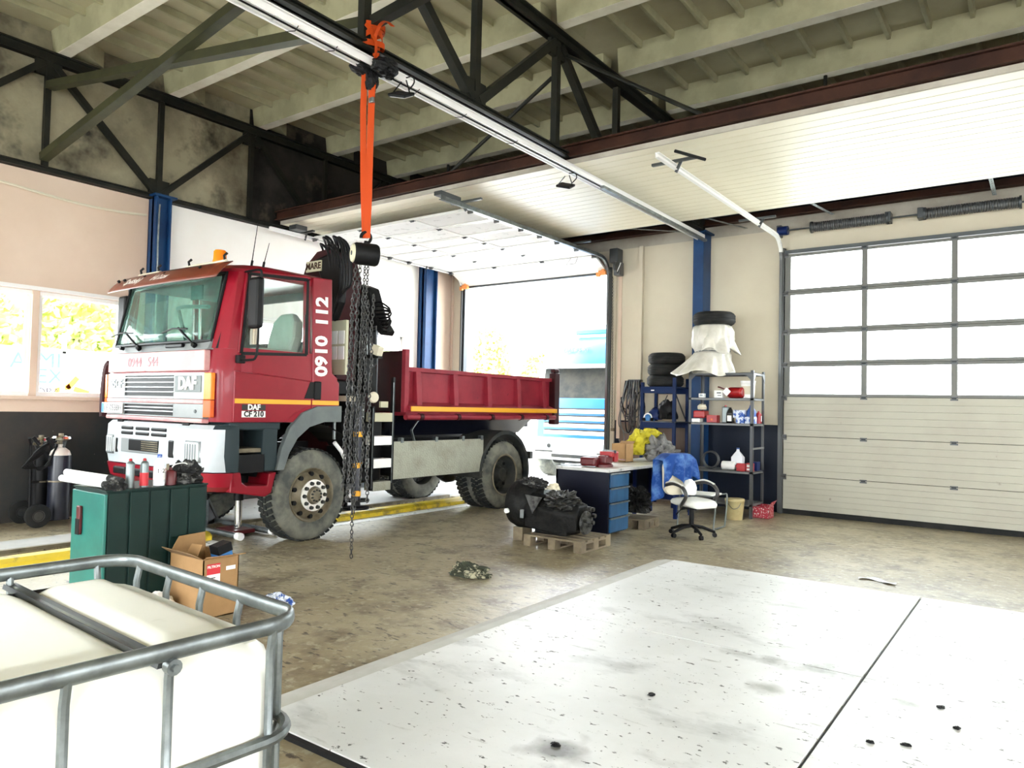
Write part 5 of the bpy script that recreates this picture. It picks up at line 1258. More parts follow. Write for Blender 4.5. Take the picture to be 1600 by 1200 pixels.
# ---- pit jack, axle stand and things under the truck
t=thing('pit_jack','red pit jack beam with a chrome lifting ram under the cab','jack',(-8.0,5.35,0))
for y in (5.15,5.62): MB().cyl((-9.1,y,0.05),(-7.75,y,0.05),0.035,n=12).build('cross_tube','galv',t,smooth=True)
for y in (5.15,5.62):
    MB().cyl((-7.78,y,0.05),(-7.70,y,0.05),0.045,n=12).build('end_roller','white_plastic',t,smooth=True)
MB().box(-8.40,-8.0,5.25,5.55,0.02,0.07).build('bridge','red_dark',t,bevel=0.01)
MB().cyl((-8.15,5.40,0.08),(-8.15,5.40,0.42),0.045,n=18).build('ram','chrome',t,smooth=True)
MB().cyl((-8.15,5.40,0.42),(-8.15,5.40,0.54),0.06,n=18).build('saddle','black',t,smooth=True)
t=thing('axle_stand','black triangular axle stand with pale leg in front of the ram','axle stand',(-8.95,5.55,0))
ap=V(-8.98,5.48,0.36)
for (x,y) in ((-9.12,5.32),(-8.80,5.36),(-9.05,5.70)): MB().bar((x,y,0.01),ap,0.05,0.03).build('leg','galv' if x>-8.9 else 'alu_dark',t)
m=MB(); m.add([(-8.80,5.36,0.03),(-9.05,5.70,0.03),ap],[(0,1,2)]); m.build('gusset','black',t,solid=0.01)
MB().cyl(ap-V(0,0,0.03),ap+V(0,0,0.10),0.03,n=12).build('post','black',t,smooth=True)
MB().cbox(ap+V(0,0,0.11),0.10,0.06,0.03).build('saddle','black',t,bevel=0.008)
spray(-9.35,5.05,0.006,0.035,0.25,'red and white spray can on the floor under the bumper','white_plastic','white_plastic',(0.40,0.78,'label_red'))
m=MB().blob((-9.75,5.35,0.05),0.22,0.16,0.10,41,0.6,3)
tag(m.build('oily_cloth','cloth_black'),'black oily cloth lying under the truck bumper','cloth')
m=MB().blob((-9.5,5.35,0.06),0.13,0.09,0.10,43,0.5,2.5)
tag(m.build('plastic_bag','white_plastic',smooth=True),'small white plastic bag beside the spray can under the truck','bag')
m=MB(); m.prism([(10.0,0.0),(10.28,0.0),(10.06,0.20)],'x',-8.0,-7.85) 
tag(m.build('wheel_chock','yellow_paint',bevel=0.006),'small yellow wheel chock at the rear end of the pit kerb','wheel chock')

# ---- engine on a pallet
def pallet(t,x0,x1,y0,y1,n=5,along='y'):
    for x in (x0,(x0+x1)/2-0.05,x1-0.10):
        MB().box(x,x+0.10,y0,y1,0,0.02).build('runner','pallet_wood',t)
        for y in (y0,(y0+y1)/2-0.06,y1-0.12): MB().box(x,x+0.10,y,y+0.12,0.02,0.095).build('block','pallet_wood',t)
        MB().box(x,x+0.10,y0,y1,0.095,0.115).build('bearer','pallet_wood',t)
    for i in range(n):
        y=y0+(y1-y0-0.11)*i/(n-1); MB().box(x0,x1,y,y+0.11,0.115,0.135).build('deck_board','pallet_wood',t)
t=thing('pallet','small worn wooden pallet carrying the black engine','pallet',(-4.85,7.6,0))
pallet(t,-5.10,-4.30,7.25,7.95)
en=thing('engine','oily black truck engine with gearbox lying on the pallet','engine',(-4.95,7.62,0.135))
MB().lathe([(0.0,-0.02),(0.17,-0.02),(0.27,0.02),(0.30,0.10),(0.30,0.26),(0.24,0.34),(0.2,0.36),(0,0.36)],(-5.47,7.58,0.45),(1,0.05,0),30).build('bell_housing','oily',en,smooth=True)
m=MB(); m.loft([[V(-5.16,y,z) for y,z in ((7.35,0.2),(7.8,0.2),(7.86,0.48),(7.72,0.62),(7.44,0.62),(7.32,0.45))],[V(-4.75,y,z) for y,z in ((7.38,0.15),(7.82,0.15),(7.88,0.45),(7.74,0.58),(7.44,0.57),(7.33,0.42))],[V(-4.48,y,z) for y,z in ((7.44,0.2),(7.76,0.2),(7.80,0.40),(7.70,0.5),(7.5,0.5),(7.42,0.38))]]); m.build('block','oily',en,bevel=0.02)
MB().box(-5.05,-4.6,7.40,7.75,0.135,0.20).build('sump','oily',en,bevel=0.02)
MB().blob((-5.22,7.58,0.70),0.17,0.15,0.08,51,0.9,4,nu=36,nv=20).build('hose_tangle','cloth_black',en)
MB().blob((-4.72,7.5,0.52),0.20,0.2,0.12,52,0.9,5,nu=40,nv=24).build('accessory','alloy',en)
m=MB(); m.add([(-5.12,7.30,0.60),(-4.88,7.30,0.58),(-5.0,7.29,0.38)],[(0,1,2)]); m.build('bracket_plate','alloy',en,solid=0.02)
MB().cbox((-4.92,7.55,0.62),0.14,0.10,0.06).build('intake_flange','galv',en,bevel=0.008)
MB().blob((-4.98,7.70,0.64),0.09,0.08,0.07,57,0.6,3).build('filter_head','cloth_cream',en)
for i in range(7):
    a=2*PI*i/7; MB().cyl((-4.40,7.58+0.10*math.cos(a),0.38+0.10*math.sin(a)),(-4.36,7.58+0.10*math.cos(a),0.38+0.10*math.sin(a)),0.026,n=8).build('cover_bolt','alloy',en,smooth=True)
MB().lathe([(0,0.05),(0.05,0.05),(0.06,0.03),(0.13,0.03),(0.14,0.0),(0,0.0)],(-4.44,7.58,0.30),(1,0,0),22).build('pulley','alloy',en,smooth=True)
MB().cyl((-5.38,7.30,0.38),(-5.38,7.26,0.38),0.03,n=10).build('drain_plug','white_plastic',en)
MB().cbox((-5.17,7.31,0.36),0.05,0.02,0.10).build('nameplate','galv',en)
MB().box(-5.40,-5.26,7.45,7.66,0.0,0.165).build('wood_block','pallet_wood',en)

# ---- workbench
wb=thing('workbench','dark blue steel workbench with light worn top and four drawers','workbench',(-4.98,9.8,0))
dx0,dx1,dy0,dy1=-5.38,-4.58,8.38,11.2
MB().box(dx0,dx1+0.01,dy0,dy1,0.835,0.875).build('worktop','desk_top',wb,bevel=0.004)
MB().box(dx0,dx1,dy0,dy0+0.03,0.02,0.835).build('end_panel','desk_navy',wb)
MB().box(dx0,dx0+0.03,dy0,dy1,0.3,0.835).build('back_panel','desk_navy',wb)
MB().box(dx0+0.04,dx1-0.02,dy0+0.03,dy0+0.56,0.04,0.82).build('drawer_carcass','desk_navy',wb)
for i in range(4):
    z=0.06+0.192*i
    d=MB().box(dx1-0.02,dx1+0.012,dy0+0.05,dy0+0.55,z,z+0.17).build('drawer','drawer_blue',wb,bevel=0.005)
    MB().box(dx1+0.012,dx1+0.03,dy0+0.04,dy0+0.56,z+0.165,z+0.185).build('drawer_pull','galv',d,bevel=0.004)
for y in (10.55,11.12): 
    for x in (dx0+0.05,dx1-0.06): MB().box(x,x+0.05,y,y+0.05,0,0.835).build('leg','blue_dark',wb)
MB().box(dx1-0.35,dx1-0.02,10.45,10.95,0.3,0.82).build('cupboard','blue_dark',wb)
text('print_mark','',0.01,(0,0,0),(1,0,0),(0,0,1),'black',wb) if False else None
# vise on the bench
vz=0.875
vi=thing('bench_vise','dark red bench vise bolted to the workbench corner','vise',(-4.85,8.75,vz))
MB().lathe([(0,0),(0.12,0),(0.12,0.03),(0.08,0.06),(0,0.06)],(-4.85,8.75,vz),(0,0,1),20).build('base','red_dark',vi,smooth=True)
MB().cbox((-4.85,8.78,vz+0.10),0.13,0.20,0.11).build('body','red_dark',vi,bevel=0.02)
MB().cbox((-4.85,8.82,vz+0.17),0.19,0.07,0.07).build('fixed_jaw','red_plastic',vi,bevel=0.008)
MB().cbox((-4.85,8.97,vz+0.13),0.16,0.09,0.15).build('sliding_jaw','red_plastic',vi,bevel=0.02)
MB().cbox((-4.85,8.86,vz+0.20),0.17,0.02,0.04).build('jaw_plate','galv',vi); MB().cbox((-4.85,8.92,vz+0.20),0.17,0.02,0.04).build('jaw_plate','galv',vi)
MB().cyl((-4.85,8.98,vz+0.10),(-4.85,9.12,vz+0.09),0.018,n=10).build('screw','galv',vi,smooth=True)
MB().cyl((-4.95,9.10,vz+0.09),(-4.72,9.11,vz+0.085),0.008,n=8).build('handle','chrome',vi,smooth=True)
MB().cbox((-5.0,8.62,vz+0.07),0.24,0.14,0.12).build('anvil','red_dark',vi,bevel=0.03)
m=MB(); m.bar((-5.36,8.46,0.882),(-5.10,8.72,0.882),0.05,0.012); m.bar((-5.12,8.70,0.885),(-5.05,8.78,0.90),0.03,0.02)
tag(m.build('steel_bar','galv'),'flat steel bar lying on the bench beside the vise','metal bar')
def carton(x0,x1,y0,y1,z0,z1,lab,mt='cardboard',nm='carton',cat='box',flap=True):
    t=thing(nm,lab,cat,((x0+x1)/2,(y0+y1)/2,z0)); th=0.006
    m=MB(); m.box(x0,x1,y0,y1,z0,z0+th); m.box(x0,x1,y0,y0+th,z0,z1); m.box(x0,x1,y1-th,y1,z0,z1); m.box(x0,x0+th,y0,y1,z0,z1); m.box(x1-th,x1,y0,y1,z0,z1)
    m.build('carton',mt,t)
    if flap: MB().add([(x0,y1,z1),(x1,y1,z1),(x1,y1+0.05,z1+0.03),(x0,y1+0.05,z1+0.03)],[(0,1,2,3)]).build('flap',mt,t,solid=0.005)
    return t
carton(-5.28,-5.05,9.75,10.0,vz,vz+0.27,'open brown carton standing on the workbench behind the vise')
m=MB().blob((-5.14,10.30,vz+0.20),0.16,0.15,0.20,61,0.9,2.6,nu=40,nv=28); m.blob((-5.05,10.48,vz+0.34),0.17,0.16,0.13,64,0.9,2.8,nu=40,nv=28,flat=False)
cy_=tag(m.build('yellow_cloth','cloth_yellow',smooth=True),'bright yellow crumpled workwear piled on the bench','cloth')
m=MB().blob((-4.82,10.42,vz+0.13),0.19,0.20,0.22,63,0.9,2.6,nu=44,nv=28); m.blob((-4.95,10.78,vz+0.08),0.24,0.22,0.13,66,0.9,2.8,nu=44,nv=28)
tag(m.build('grey_jacket','cloth_grey',smooth=True),'grey jacket heaped in front of the yellow workwear','jacket')
t=thing('pallet','little pallet pushed under the workbench beside the drawers','pallet',(-4.75,9.5,0)); pallet(t,-5.0,-4.5,9.3,9.75,4)
m=MB().blob((-4.75,9.5,0.33),0.2,0.2,0.22,71,0.7,3.5,nu=36,nv=24)
tag(m.build('gearbox_part','oily'),'oily machine part on the little pallet under the bench','machine part')

# ---- office chair with a blue jacket
ch=thing('office_chair','worn white and black swivel chair with looped armrests','chair',(-3.85,9.25,0))
cx,cy=-3.82,9.28
FW=V(0.93,-0.37,0); SD=V(0.37,0.93,0)     # the seat faces the gate on the right
c0=V(cx,cy,0)
for i in range(5):
    a=2*PI*i/5+0.5; d=V(math.cos(a),math.sin(a),0)
    MB().tube([c0+V(0,0,0.14),c0+d*0.14+V(0,0,0.125),c0+d*0.30+V(0,0,0.07)],lambda t:0.026-0.008*t,8).build('base_arm','black',ch,smooth=True)
    m=MB().cyl(c0+d*0.30+V(-d.y*0.022,d.x*0.022,0.03),c0+d*0.30+V(d.y*0.022,-d.x*0.022,0.03),0.03,n=12); m.cyl(c0+d*0.30+V(0,0,0.04),c0+d*0.30+V(0,0,0.075),0.012,n=8); m.build('castor','black',ch,smooth=True)
MB().cyl(c0+V(0,0,0.12),c0+V(0,0,0.38),0.032,n=14).build('gas_lift','black',ch,smooth=True)
MB().cbox(c0+V(0,0,0.385),0.22,0.2,0.05).build('mechanism','black',ch,bevel=0.01)
MB().tube([c0+V(0,0,0.38),c0-SD*0.2+V(0,0,0.36),c0-SD*0.28-V(0,0,-0.30)],0.008,6).build('lever','black',ch,smooth=True)
def seatp(u,v):
    p=-0.25+0.5*u; q=-0.25+0.5*v; r=1.0
    return p,q
rings=[]
for (z,k) in ((0.41,0.80),(0.43,0.97),(0.46,1.0),(0.485,0.93),(0.50,0.75)):
    rr=rrect(-0.24*k,0.24*k,-0.24*k,0.25*k,0.10*k,5)
    rings.append([c0+SD*a+FW*(b+0.03)+V(0,0,z-0.06*max(0,(b/0.25))**3*0.6) for a,b in rr])
m=MB(); m.loft(rings); m.build('seat','chair_white',ch,smooth=True,ang=60)
def backp(a,b,t):  # a across, b height
    return c0-FW*(0.26+0.05*b+0.05*(a*a)/0.05*0.3+t)+SD*a+V(0,0,0.50+b)
m=MB(); rg=[]
for (t_,k) in ((0.05,0.85),(0.03,1.0),(-0.02,1.0),(-0.045,0.8)):
    rg.append([backp(a*k,0.24+(b-0.24)*k,t_) for a,b in rrect(-0.23,0.23,0.02,0.50,0.12,5)])
m.loft(rg); m.build('backrest','cloth_cream',ch,smooth=True,ang=60)
for s in (-1,1):
    pts=[c0+SD*s*0.27-FW*0.22+V(0,0,0.66),c0+SD*s*0.29-FW*0.05+V(0,0,0.70),c0+SD*s*0.29+FW*0.12+V(0,0,0.66),c0+SD*s*0.29+FW*0.18+V(0,0,0.56),c0+SD*s*0.27+FW*0.10+V(0,0,0.46),c0+SD*s*0.2+FW*0.0+V(0,0,0.41)]
    MB().tube(smoothpath(pts,5),0.024,8).build('armrest','arm_grey',ch,smooth=True)
    MB().tube(smoothpath([p+V(0,0,0.022) for p in pts[:3]],5),0.016,8).build('arm_pad','chair_white',ch,smooth=True)
# jacket draped over the backrest
def drape(u,v):
    a=-0.33+0.66*u; s=(v-0.50)
    f=0.035*math.sin(a*34+v*3)+0.025*math.sin(a*19+2)
    if s<0: t_=0.08+f*min(1,-s*4); b=0.54+s*1.05+0.02*math.cos(a*9)
    else: t_=-0.115-f*0.6*min(1,s*4); b=0.54-s*(0.62+0.25*math.sin(a*14+1)*s)
    if abs(s)<0.10: t_=-1.05*s; b=0.575-0.25*s*s*4
    b-=0.9*max(0,abs(a)-0.17)**1.3
    return backp(a*0.95,b,t_+0.01)
m=MB().grid(drape,46,34)
tag(m.build('blue_jacket','cloth_blue',smooth=True,solid=0.006,ang=60),'blue work jacket draped over the swivel chair backrest','jacket')
m=MB().blob((cx-0.10,cy+0.14,0.60),0.10,0.11,0.13,77,0.25,2)
tag(m.build('cloth_bundle','white_plastic',smooth=True),'white cloth bundle resting on the swivel chair','cloth')
# metal visitor chair behind
t=thing('visitor_chair','pale metal framed chair standing behind the swivel chair','chair',(-4.05,10.1,0))
m=MB()
for s in (-1,1):
    y=10.1+0.22*s
    m.tube(smoothpath([(-3.75,y,0.02),(-3.72,y,0.44),(-3.80,y,0.47),(-4.2,y,0.46)],4),0.012,8); m.tube(smoothpath([(-4.28,y,0.02),(-4.25,y,0.46),(-4.35,y,0.86),(-4.35,10.1+0.16*s,0.89)],4),0.012,8)
m.tube([(-4.35,9.94,0.89),(-4.35,10.26,0.89)],0.012,8); m.tube([(-3.75,9.88,0.02),(-3.75,10.32,0.02)],0.012,8)
m.build('frame','galv',t,smooth=True)
MB().cbox((-4.0,10.1,0.475),0.42,0.42,0.03).build('seat','chair_white',t,bevel=0.01); MB().cbox((-4.31,10.1,0.72),0.02,0.40,0.22).build('backrest','chair_white',t,bevel=0.01)
t=thing('bucket','cream plastic bucket with lid on the floor by the grey rack','bucket',(-3.92,11.22,0))
MB().lathe([(0,0),(0.115,0.0),(0.145,0.28),(0.150,0.285),(0.150,0.31),(0.142,0.32),(0,0.322)],(-3.92,11.22,0),(0,0,1),28).build('pail','bucket',t,smooth=True)
MB().tube(smoothpath([(-3.92-0.08,11.10,0.27),(-3.90,11.06,0.18),(-3.82,11.08,0.20),(-3.80,11.15,0.27)],4),0.005,6).build('handle','galv',t,smooth=True)
t=thing('gift_box','red patterned open paper box on the floor beside the gate','box',(-3.65,11.75,0))
m=MB(); x0,x1,y0,y1=-3.80,-3.52,11.62,11.86
m.box(x0,x1,y0,y0+0.006,0,0.17); m.box(x0,x1,y1-0.006,y1,0,0.2); m.box(x0,x0+0.006,y0,y1,0,0.2); m.box(x1-0.006,x1,y0,y1,0,0.2); m.box(x0,x1,y0,y1,0,0.006); m.build('box','red_pattern',t)
MB().add([(x1,y0,0.2),(x1,y1,0.2),(x1+0.05,y1,0.28),(x1+0.04,y0,0.26)],[(0,1,2,3)]).build('flap','red_pattern',t,solid=0.005)

# ---- grey shelf rack and its goods
rk=thing('steel_rack','grey steel shelf rack with corner gussets beside the closed gate','rack',(-4.24,11.75,0))
rx0,rx1,ry0,ry1=-4.78,-3.72,11.42,11.98
SH=[2.27,1.87,1.47,0.72,0.22]
for x in (rx0,rx1):
    for y in (ry0,ry1):
        m=MB(); s=1 if x==rx0 else -1; q=1 if y==ry0 else -1
        m.box(min(x,x+s*0.045),max(x,x+s*0.045),min(y,y+q*0.004),max(y,y+q*0.004),0,2.31); m.box(min(x,x+s*0.004),max(x,x+s*0.004),min(y,y+q*0.045),max(y,y+q*0.045),0,2.31)
        m.build('post','rack_grey',rk)
for z in SH: 
    m=MB(); m.box(rx0,rx1,ry0,ry1,z,z+0.006); m.box(rx0,rx1,ry0,ry0+0.006,z-0.03,z+0.006); m.box(rx0,rx1,ry1-0.006,ry1,z-0.03,z+0.006); m.box(rx0,rx0+0.006,ry0,ry1,z-0.03,z+0.006); m.box(rx1-0.006,rx1,ry0,ry1,z-0.03,z+0.006)
    m.build('shelf','rack_light' if z<2 else 'rack_grey',rk)
MB().box(rx1-0.006,rx1+0.004,ry0,ry1,1.07,1.10).build('side_bar','rack_light',rk)
for (x,s) in ((rx0,1),(rx1,-1)):
    m=MB(); m.prism([(x,2.27),(x+s*0.15,2.27),(x,2.12)],'y',ry0-0.004,ry0); m.build('gusset','rack_grey',rk)
m=MB(); m.prism([(ry0,2.27),(ry0+0.15,2.27),(ry0,2.12)],'x',rx1,rx1+0.004); m.build('gusset','rack_grey',rk)
m=MB(); m.prism([(ry1,2.27),(ry1-0.15,2.27),(ry1,2.12)],'x',rx1,rx1+0.004); m.build('gusset','rack_grey',rk)
def box1(x,y,z,sx,sy,sz,mt,nm,lab,cat,rot=0,extra=None):
    t=thing(nm,lab,cat,(x,y,z)); R=Matrix.Rotation(rot,3,'Z')
    MB().cbox((x,y,z+sz/2),sx,sy,sz,R).build('carton',mt,t,bevel=0.003)
    if extra:
        for e in extra:
            (dx,dy,dz,ex,ey,ez,em)=e; MB().cbox(V(x,y,z)+R@V(dx,dy,dz),ex,ey,ez,R).build('print_patch',em,t)
    return t
z=SH[1]+0.006
box1(-4.60,11.55,z,0.09,0.08,0.07,'label_white','small_box','tiny white box alone at the left of the upper shelf','box',0,[(0,-0.041,0.04,0.05,0.002,0.03,'can_silver')])
box1(-4.30,11.52,z,0.14,0.10,0.12,'label_white','small_box','white printed box left of the red bottle','box',0,[(0.01,-0.051,0.08,0.07,0.002,0.02,'galv_dark'),(0.02,-0.051,0.04,0.06,0.002,0.012,'galv_dark')])
t=thing('red_bottle','dark red bottle lying on the upper shelf','bottle',(-4.08,11.56,z))
MB().lathe([(0,-0.17),(0.06,-0.165),(0.085,-0.14),(0.088,0.08),(0.06,0.13),(0.025,0.15),(0.025,0.19),(0,0.19)],(-4.06,11.56,z+0.088),(-0.95,0.3,0),22).build('body','red_plastic',t,smooth=True)
MB().cbox((-4.16,11.46,z+0.10),0.10,0.004,0.10,Matrix.Rotation(0.75,3,'Y')).build('label','label_white',t)
MB().tube(smoothpath([(-4.22,11.55,z+0.14),(-4.30,11.56,z+0.17),(-4.34,11.56,z+0.18)],3),0.012,6).build('spout','red_dark',t,smooth=True)
t=thing('paint_pail','white pail on the upper shelf behind the front post','pail',(-3.86,11.62,z))
MB().lathe([(0,0),(0.095,0),(0.11,0.24),(0.115,0.245),(0.115,0.275),(0,0.28)],(-3.87,11.62,z),(0,0,1),26).build('pail','white_plastic',t,smooth=True)
MB().lathe([(0.1005,0.06),(0.102,0.06),(0.1075,0.19),(0.106,0.19)],(-3.87,11.62,z),(0,0,1),26).build('label','cloth_cream',t,smooth=True)
z=SH[2]+0.006
t=thing('rag_basket','red tray heaped with cloths at the left of the middle shelf','tray',(-4.62,11.56,z))
MB().box(-4.72,-4.52,11.46,11.66,z+0.07,z+0.19).build('tray','red_plastic',t,bevel=0.02)
MB().blob((-4.6,11.55,z+0.24),0.07,0.07,0.06,81,0.4,3).build('cloth','cloth_cream',t,smooth=True)
MB().box(-4.74,-4.60,11.45,11.6,z,z+0.06).build('tin','white_plastic',t,bevel=0.01)
box1(-4.40,11.53,z,0.17,0.14,0.12,'red_plastic','small_box','bright red plastic case on the middle shelf','case',0,[(0,-0.071,0.05,0.03,0.003,0.03,'orange_red')])
t=thing('flat_bottle','pale grey flat bottle beside the black bottle','bottle',(-4.22,11.58,z))
MB().box(-4.27,-4.16,11.55,11.62,z,z+0.26).build('body','can_silver',t,bevel=0.015)
MB().cyl((-4.215,11.585,z+0.26),(-4.215,11.585,z+0.285),0.018,n=10).build('cap','red_plastic',t)
t=thing('black_bottle','black bottle with white label in the centre of the middle shelf','bottle',(-4.12,11.53,z))
MB().loft([[V(-4.12+a*0.055*k,11.53+b*0.04*k,z+h) for a,b in ((-1,-1),(1,-1),(1,1),(-1,1))] for h,k in ((0,0.95),(0.01,1),(0.15,1),(0.20,0.7),(0.235,0.35),(0.25,0.35))]).build('body','black_gloss',t,bevel=0.012,smooth=True)
MB().box(-4.155,-4.085,11.487,11.490,z+0.03,z+0.12).build('label','label_white',t)
box1(-3.94,11.52,z,0.13,0.12,0.09,'rag_blue','small_box','lower blue and white printed box left of the post','box')
box1(-3.96,11.53,z+0.09,0.18,0.14,0.12,'rag_blue','small_box','upper blue and white printed box stacked on the middle shelf','box')
box1(-3.80,11.56,z,0.14,0.16,0.11,'rag_blue','small_box','blue and white printed box behind the front post','box')
t=thing('blue_canister','blue funnel shaped canister on the printed boxes','canister',(-3.80,11.58,z+0.11))
MB().lathe([(0,0),(0.075,0),(0.075,0.08),(0.03,0.15),(0.025,0.18),(0,0.18)],(-3.80,11.58,z+0.11),(0,0,1),18).build('body','blue_plastic',t,smooth=True)
t=thing('red_can','red metal can at the right end of the middle shelf','can',(-3.76,11.84,z))
MB().lathe([(0,0),(0.05,0),(0.05,0.15),(0.03,0.17),(0.015,0.18),(0.015,0.20),(0,0.20)],(-3.77,11.84,z),(0,0,1),20).build('body','red_plastic',t,smooth=True)
MB().cbox((-3.72,11.83,z+0.08),0.006,0.03,0.09).build('label','label_white',t)
z=SH[3]+0.006
t=thing('white_canister','white canister lying on the lower shelf','canister',(-4.15,11.58,z)); MB().cyl((-4.25,11.56,z+0.07),(-4.03,11.56,z+0.07),0.07,n=20).build('body','white_plastic',t,bevel=0.01,smooth=True); MB().cyl((-4.03,11.56,z+0.07),(-4.0,11.56,z+0.07),0.025,n=10).build('cap','red_plastic',t)
t=thing('jerry_can','translucent white jug standing behind the lying canister','jug',(-4.08,11.74,z))
MB().loft([[V(-4.06+a*0.09*k,11.74+b*0.07*k,z+h) for a,b in ((-1,-1),(1,-1),(1,1),(-1,1))] for h,k in ((0,0.95),(0.01,1),(0.20,1),(0.27,0.5),(0.30,0.25),(0.33,0.25))]).build('body','dirty_ice',t,bevel=0.012,smooth=True)
MB().cyl((-4.06,11.74,z+0.33),(-4.06,11.74,z+0.35),0.024,n=10).build('cap','blue_plastic',t)
box1(-3.92,11.52,z,0.14,0.11,0.12,'red_plastic','small_box','plain red box on the lower shelf','box')
box1(-3.79,11.52,z,0.10,0.10,0.13,'red_plastic','small_box','red box with white window on the lower shelf','box',0,[(-0.01,-0.051,0.09,0.05,0.002,0.04,'label_white'),(-0.01,-0.051,0.035,0.05,0.002,0.03,'label_white')])
box1(-3.80,11.78,z,0.12,0.16,0.14,'blue_dark','small_box','dark blue box at the right rear of the lower shelf','box')
t=thing('spare_coil','dark coiled hose at the left of the lower shelf','hose',(-4.5,11.6,z))
for i in range(4): MB().tube([V(-4.47+0.13*math.cos(a),11.6+0.02*i,z+0.145+0.13*math.sin(a)) for a in [2*PI*k/22 for k in range(22)]],0.013,6,closed=True).build('loop','alu_dark',t,smooth=True)

# ---- blue pallet rack with tyres
rb=thing('blue_rack','blue steel storage rack holding the tyre pile','rack',(-5.47,11.95,0))
for x in (-5.80,-5.20):
    for y in (11.72,12.28):
        MB().box(x,x+0.055,y,y+0.055,0,2.22 if x>-5.5 else 2.14).build('post','rack_blue',rb,bevel=0.004)
for z in (2.0,1.40,0.75):
    for y in (11.725,12.29): MB().box(-5.78,-5.15,y,y+0.04,z-0.05,z+0.05).build('beam','rack_blue',rb,bevel=0.004)
    MB().box(-5.80,-5.14,11.72,12.33,z+0.05,z+0.065).build('shelf','rack_blue' if z>1.9 else 'alu_dark',rb)
MB().box(-5.60,-5.54,11.720,11.724,1.99,2.01).build('beam_sticker','label_white',rb)
for (p,q) in (((-5.74,12.3,1.55),(-5.55,12.3,1.93)),((-5.16,11.78,1.93),(-5.16,12.2,1.5))): MB().bar(p,q,0.02,0.01).build('brace','rack_grey',rb)
def tyre(x,y,z,r,w,lab,grp=None,mt='rubber'):
    t=thing('tyre',lab,'tyre',(x,y,z),grp)
    prof=[(r*0.62,0.02),(r*0.66,0.0),(r*0.85,-0.005),(r*0.96,0.02),(r,0.05),(r,w-0.05),(r*0.96,w-0.02),(r*0.85,w+0.005),(r*0.66,w),(r*0.62,w-0.02)]
    MB().lathe(prof,(x,y,z),(0,0,1),40,close=True).build('carcass',mt,t,smooth=True,ang=55)
    for k in range(3):
        h=0.06+(w-0.12)*(k/2); MB().lathe([(r+0.001,h-0.016),(r+0.006,h-0.012),(r+0.006,h+0.012),(r+0.001,h+0.016)],(x,y,z),(0,0,1),40).build('tread_ring',mt,t,smooth=True,ang=30)
    return t
for i,lab in enumerate(('lowest tyre of the pile on the blue rack','middle tyre of the pile on the blue rack','topmost tyre of the pile on the blue rack')):
    tyre(-5.47+0.01*i,12.02,2.075+0.195*i,0.315,0.19,lab,'tyres piled on the blue rack')
# film-wrapped tyre stack on the grey rack
wx,wy,wz=-4.50,11.72,2.29
t=thing('wrapped_tyres','tyre stack wrapped in crumpled white film on top of the grey rack','wrapped tyres',(wx,wy,wz))
def rip(a,r,h):
    return 1+0.03*math.sin(a*9+h*7)+0.03*math.sin(a*19-h*9)+0.025*math.sin(a*5+h*20)+0.02*math.sin(a*31+h*13)
MB().lathe([(0.36,-0.02),(0.35,0.02),(0.33,0.10),(0.30,0.20),(0.285,0.30),(0.275,0.34),(0.29,0.38),(0.325,0.44),(0.335,0.56),(0.325,0.68),(0.30,0.76),(0.25,0.79)],(wx,wy,wz),(0,0,1),72,rip=rip).build('film_wrap','film',t,smooth=True,ang=80)
def skirt(u,v):
    a=-2.75+2.4*u; r=0.30+0.30*v**1.2*(0.45+0.75*max(0,math.cos(a+2.35)))+0.03*math.sin(a*14)*v
    return V(wx+r*math.cos(a),wy+r*math.sin(a),wz+0.33-0.36*v*(1.0+0.12*math.sin(a*5)))
MB().grid(skirt,60,14).build('film_skirt','film',t,smooth=True,solid=0.003,ang=80)
def skirt2(u,v):
    a=-1.6+2.2*u; r=0.315+0.13*v*(0.6+0.5*math.sin(a*7)); return V(wx+r*math.cos(a),wy+r*math.sin(a),wz+0.60-0.26*v*(1+0.2*math.sin(a*6)))
MB().grid(skirt2,50,10).build('film_skirt','film',t,smooth=True,solid=0.003,ang=80)
MB().tube([V(wx+0.285*math.cos(a),wy+0.285*math.sin(a),wz+0.345+0.01*math.sin(3*a)) for a in [2*PI*i/36 for i in range(36)]],0.008,6,closed=True).build('tie_cord','galv',t,smooth=True)
tyre(wx+0.02,wy,wz+0.79,0.335,0.20,'single bare tyre lying on top of the film wrapped stack')
# goods in the blue rack
z=1.465
t=thing('jacket_pile','black bags and jackets piled on the upper shelf of the blue rack','bag',(-5.45,11.95,z))
MB().blob((-5.38,11.92,z+0.16),0.16,0.16,0.22,91,0.5,2,nu=32,nv=22).build('bag','black',t,smooth=True); MB().blob((-5.58,11.9,z+0.10),0.12,0.14,0.14,92,0.5,2).build('bag','blue_dark',t,smooth=True)
m=MB().lathe([(0.09,0),(0.095,0.05),(0.08,0.10),(0.045,0.14),(0,0.15)],(-5.68,11.85,z),(0,0,1),20)
hh=tag(m.build('cap','letter_blue',smooth=True),'light blue cap on the upper shelf of the blue rack','cap')
t=thing('headphones','white headphone shaped hoop on the blue rack shelf','headphones',(-5.66,11.75,z))
MB().tube(smoothpath([(-5.74,11.74,z+0.02),(-5.72,11.74,z+0.10),(-5.66,11.74,z+0.13),(-5.60,11.74,z+0.10),(-5.58,11.74,z+0.03)],4),0.012,6).build('band','white_plastic',t,smooth=True)
for x in (-5.74,-5.58): MB().cyl((x-0.02,11.74,z+0.03),(x+0.02,11.74,z+0.03),0.03,n=12).build('ear_pad','black',t,smooth=True)
box1(-5.5,11.95,0.82,0.4,0.35,0.2,'desk_navy','storage_crate','dark crate on the low shelf of the blue rack','crate')
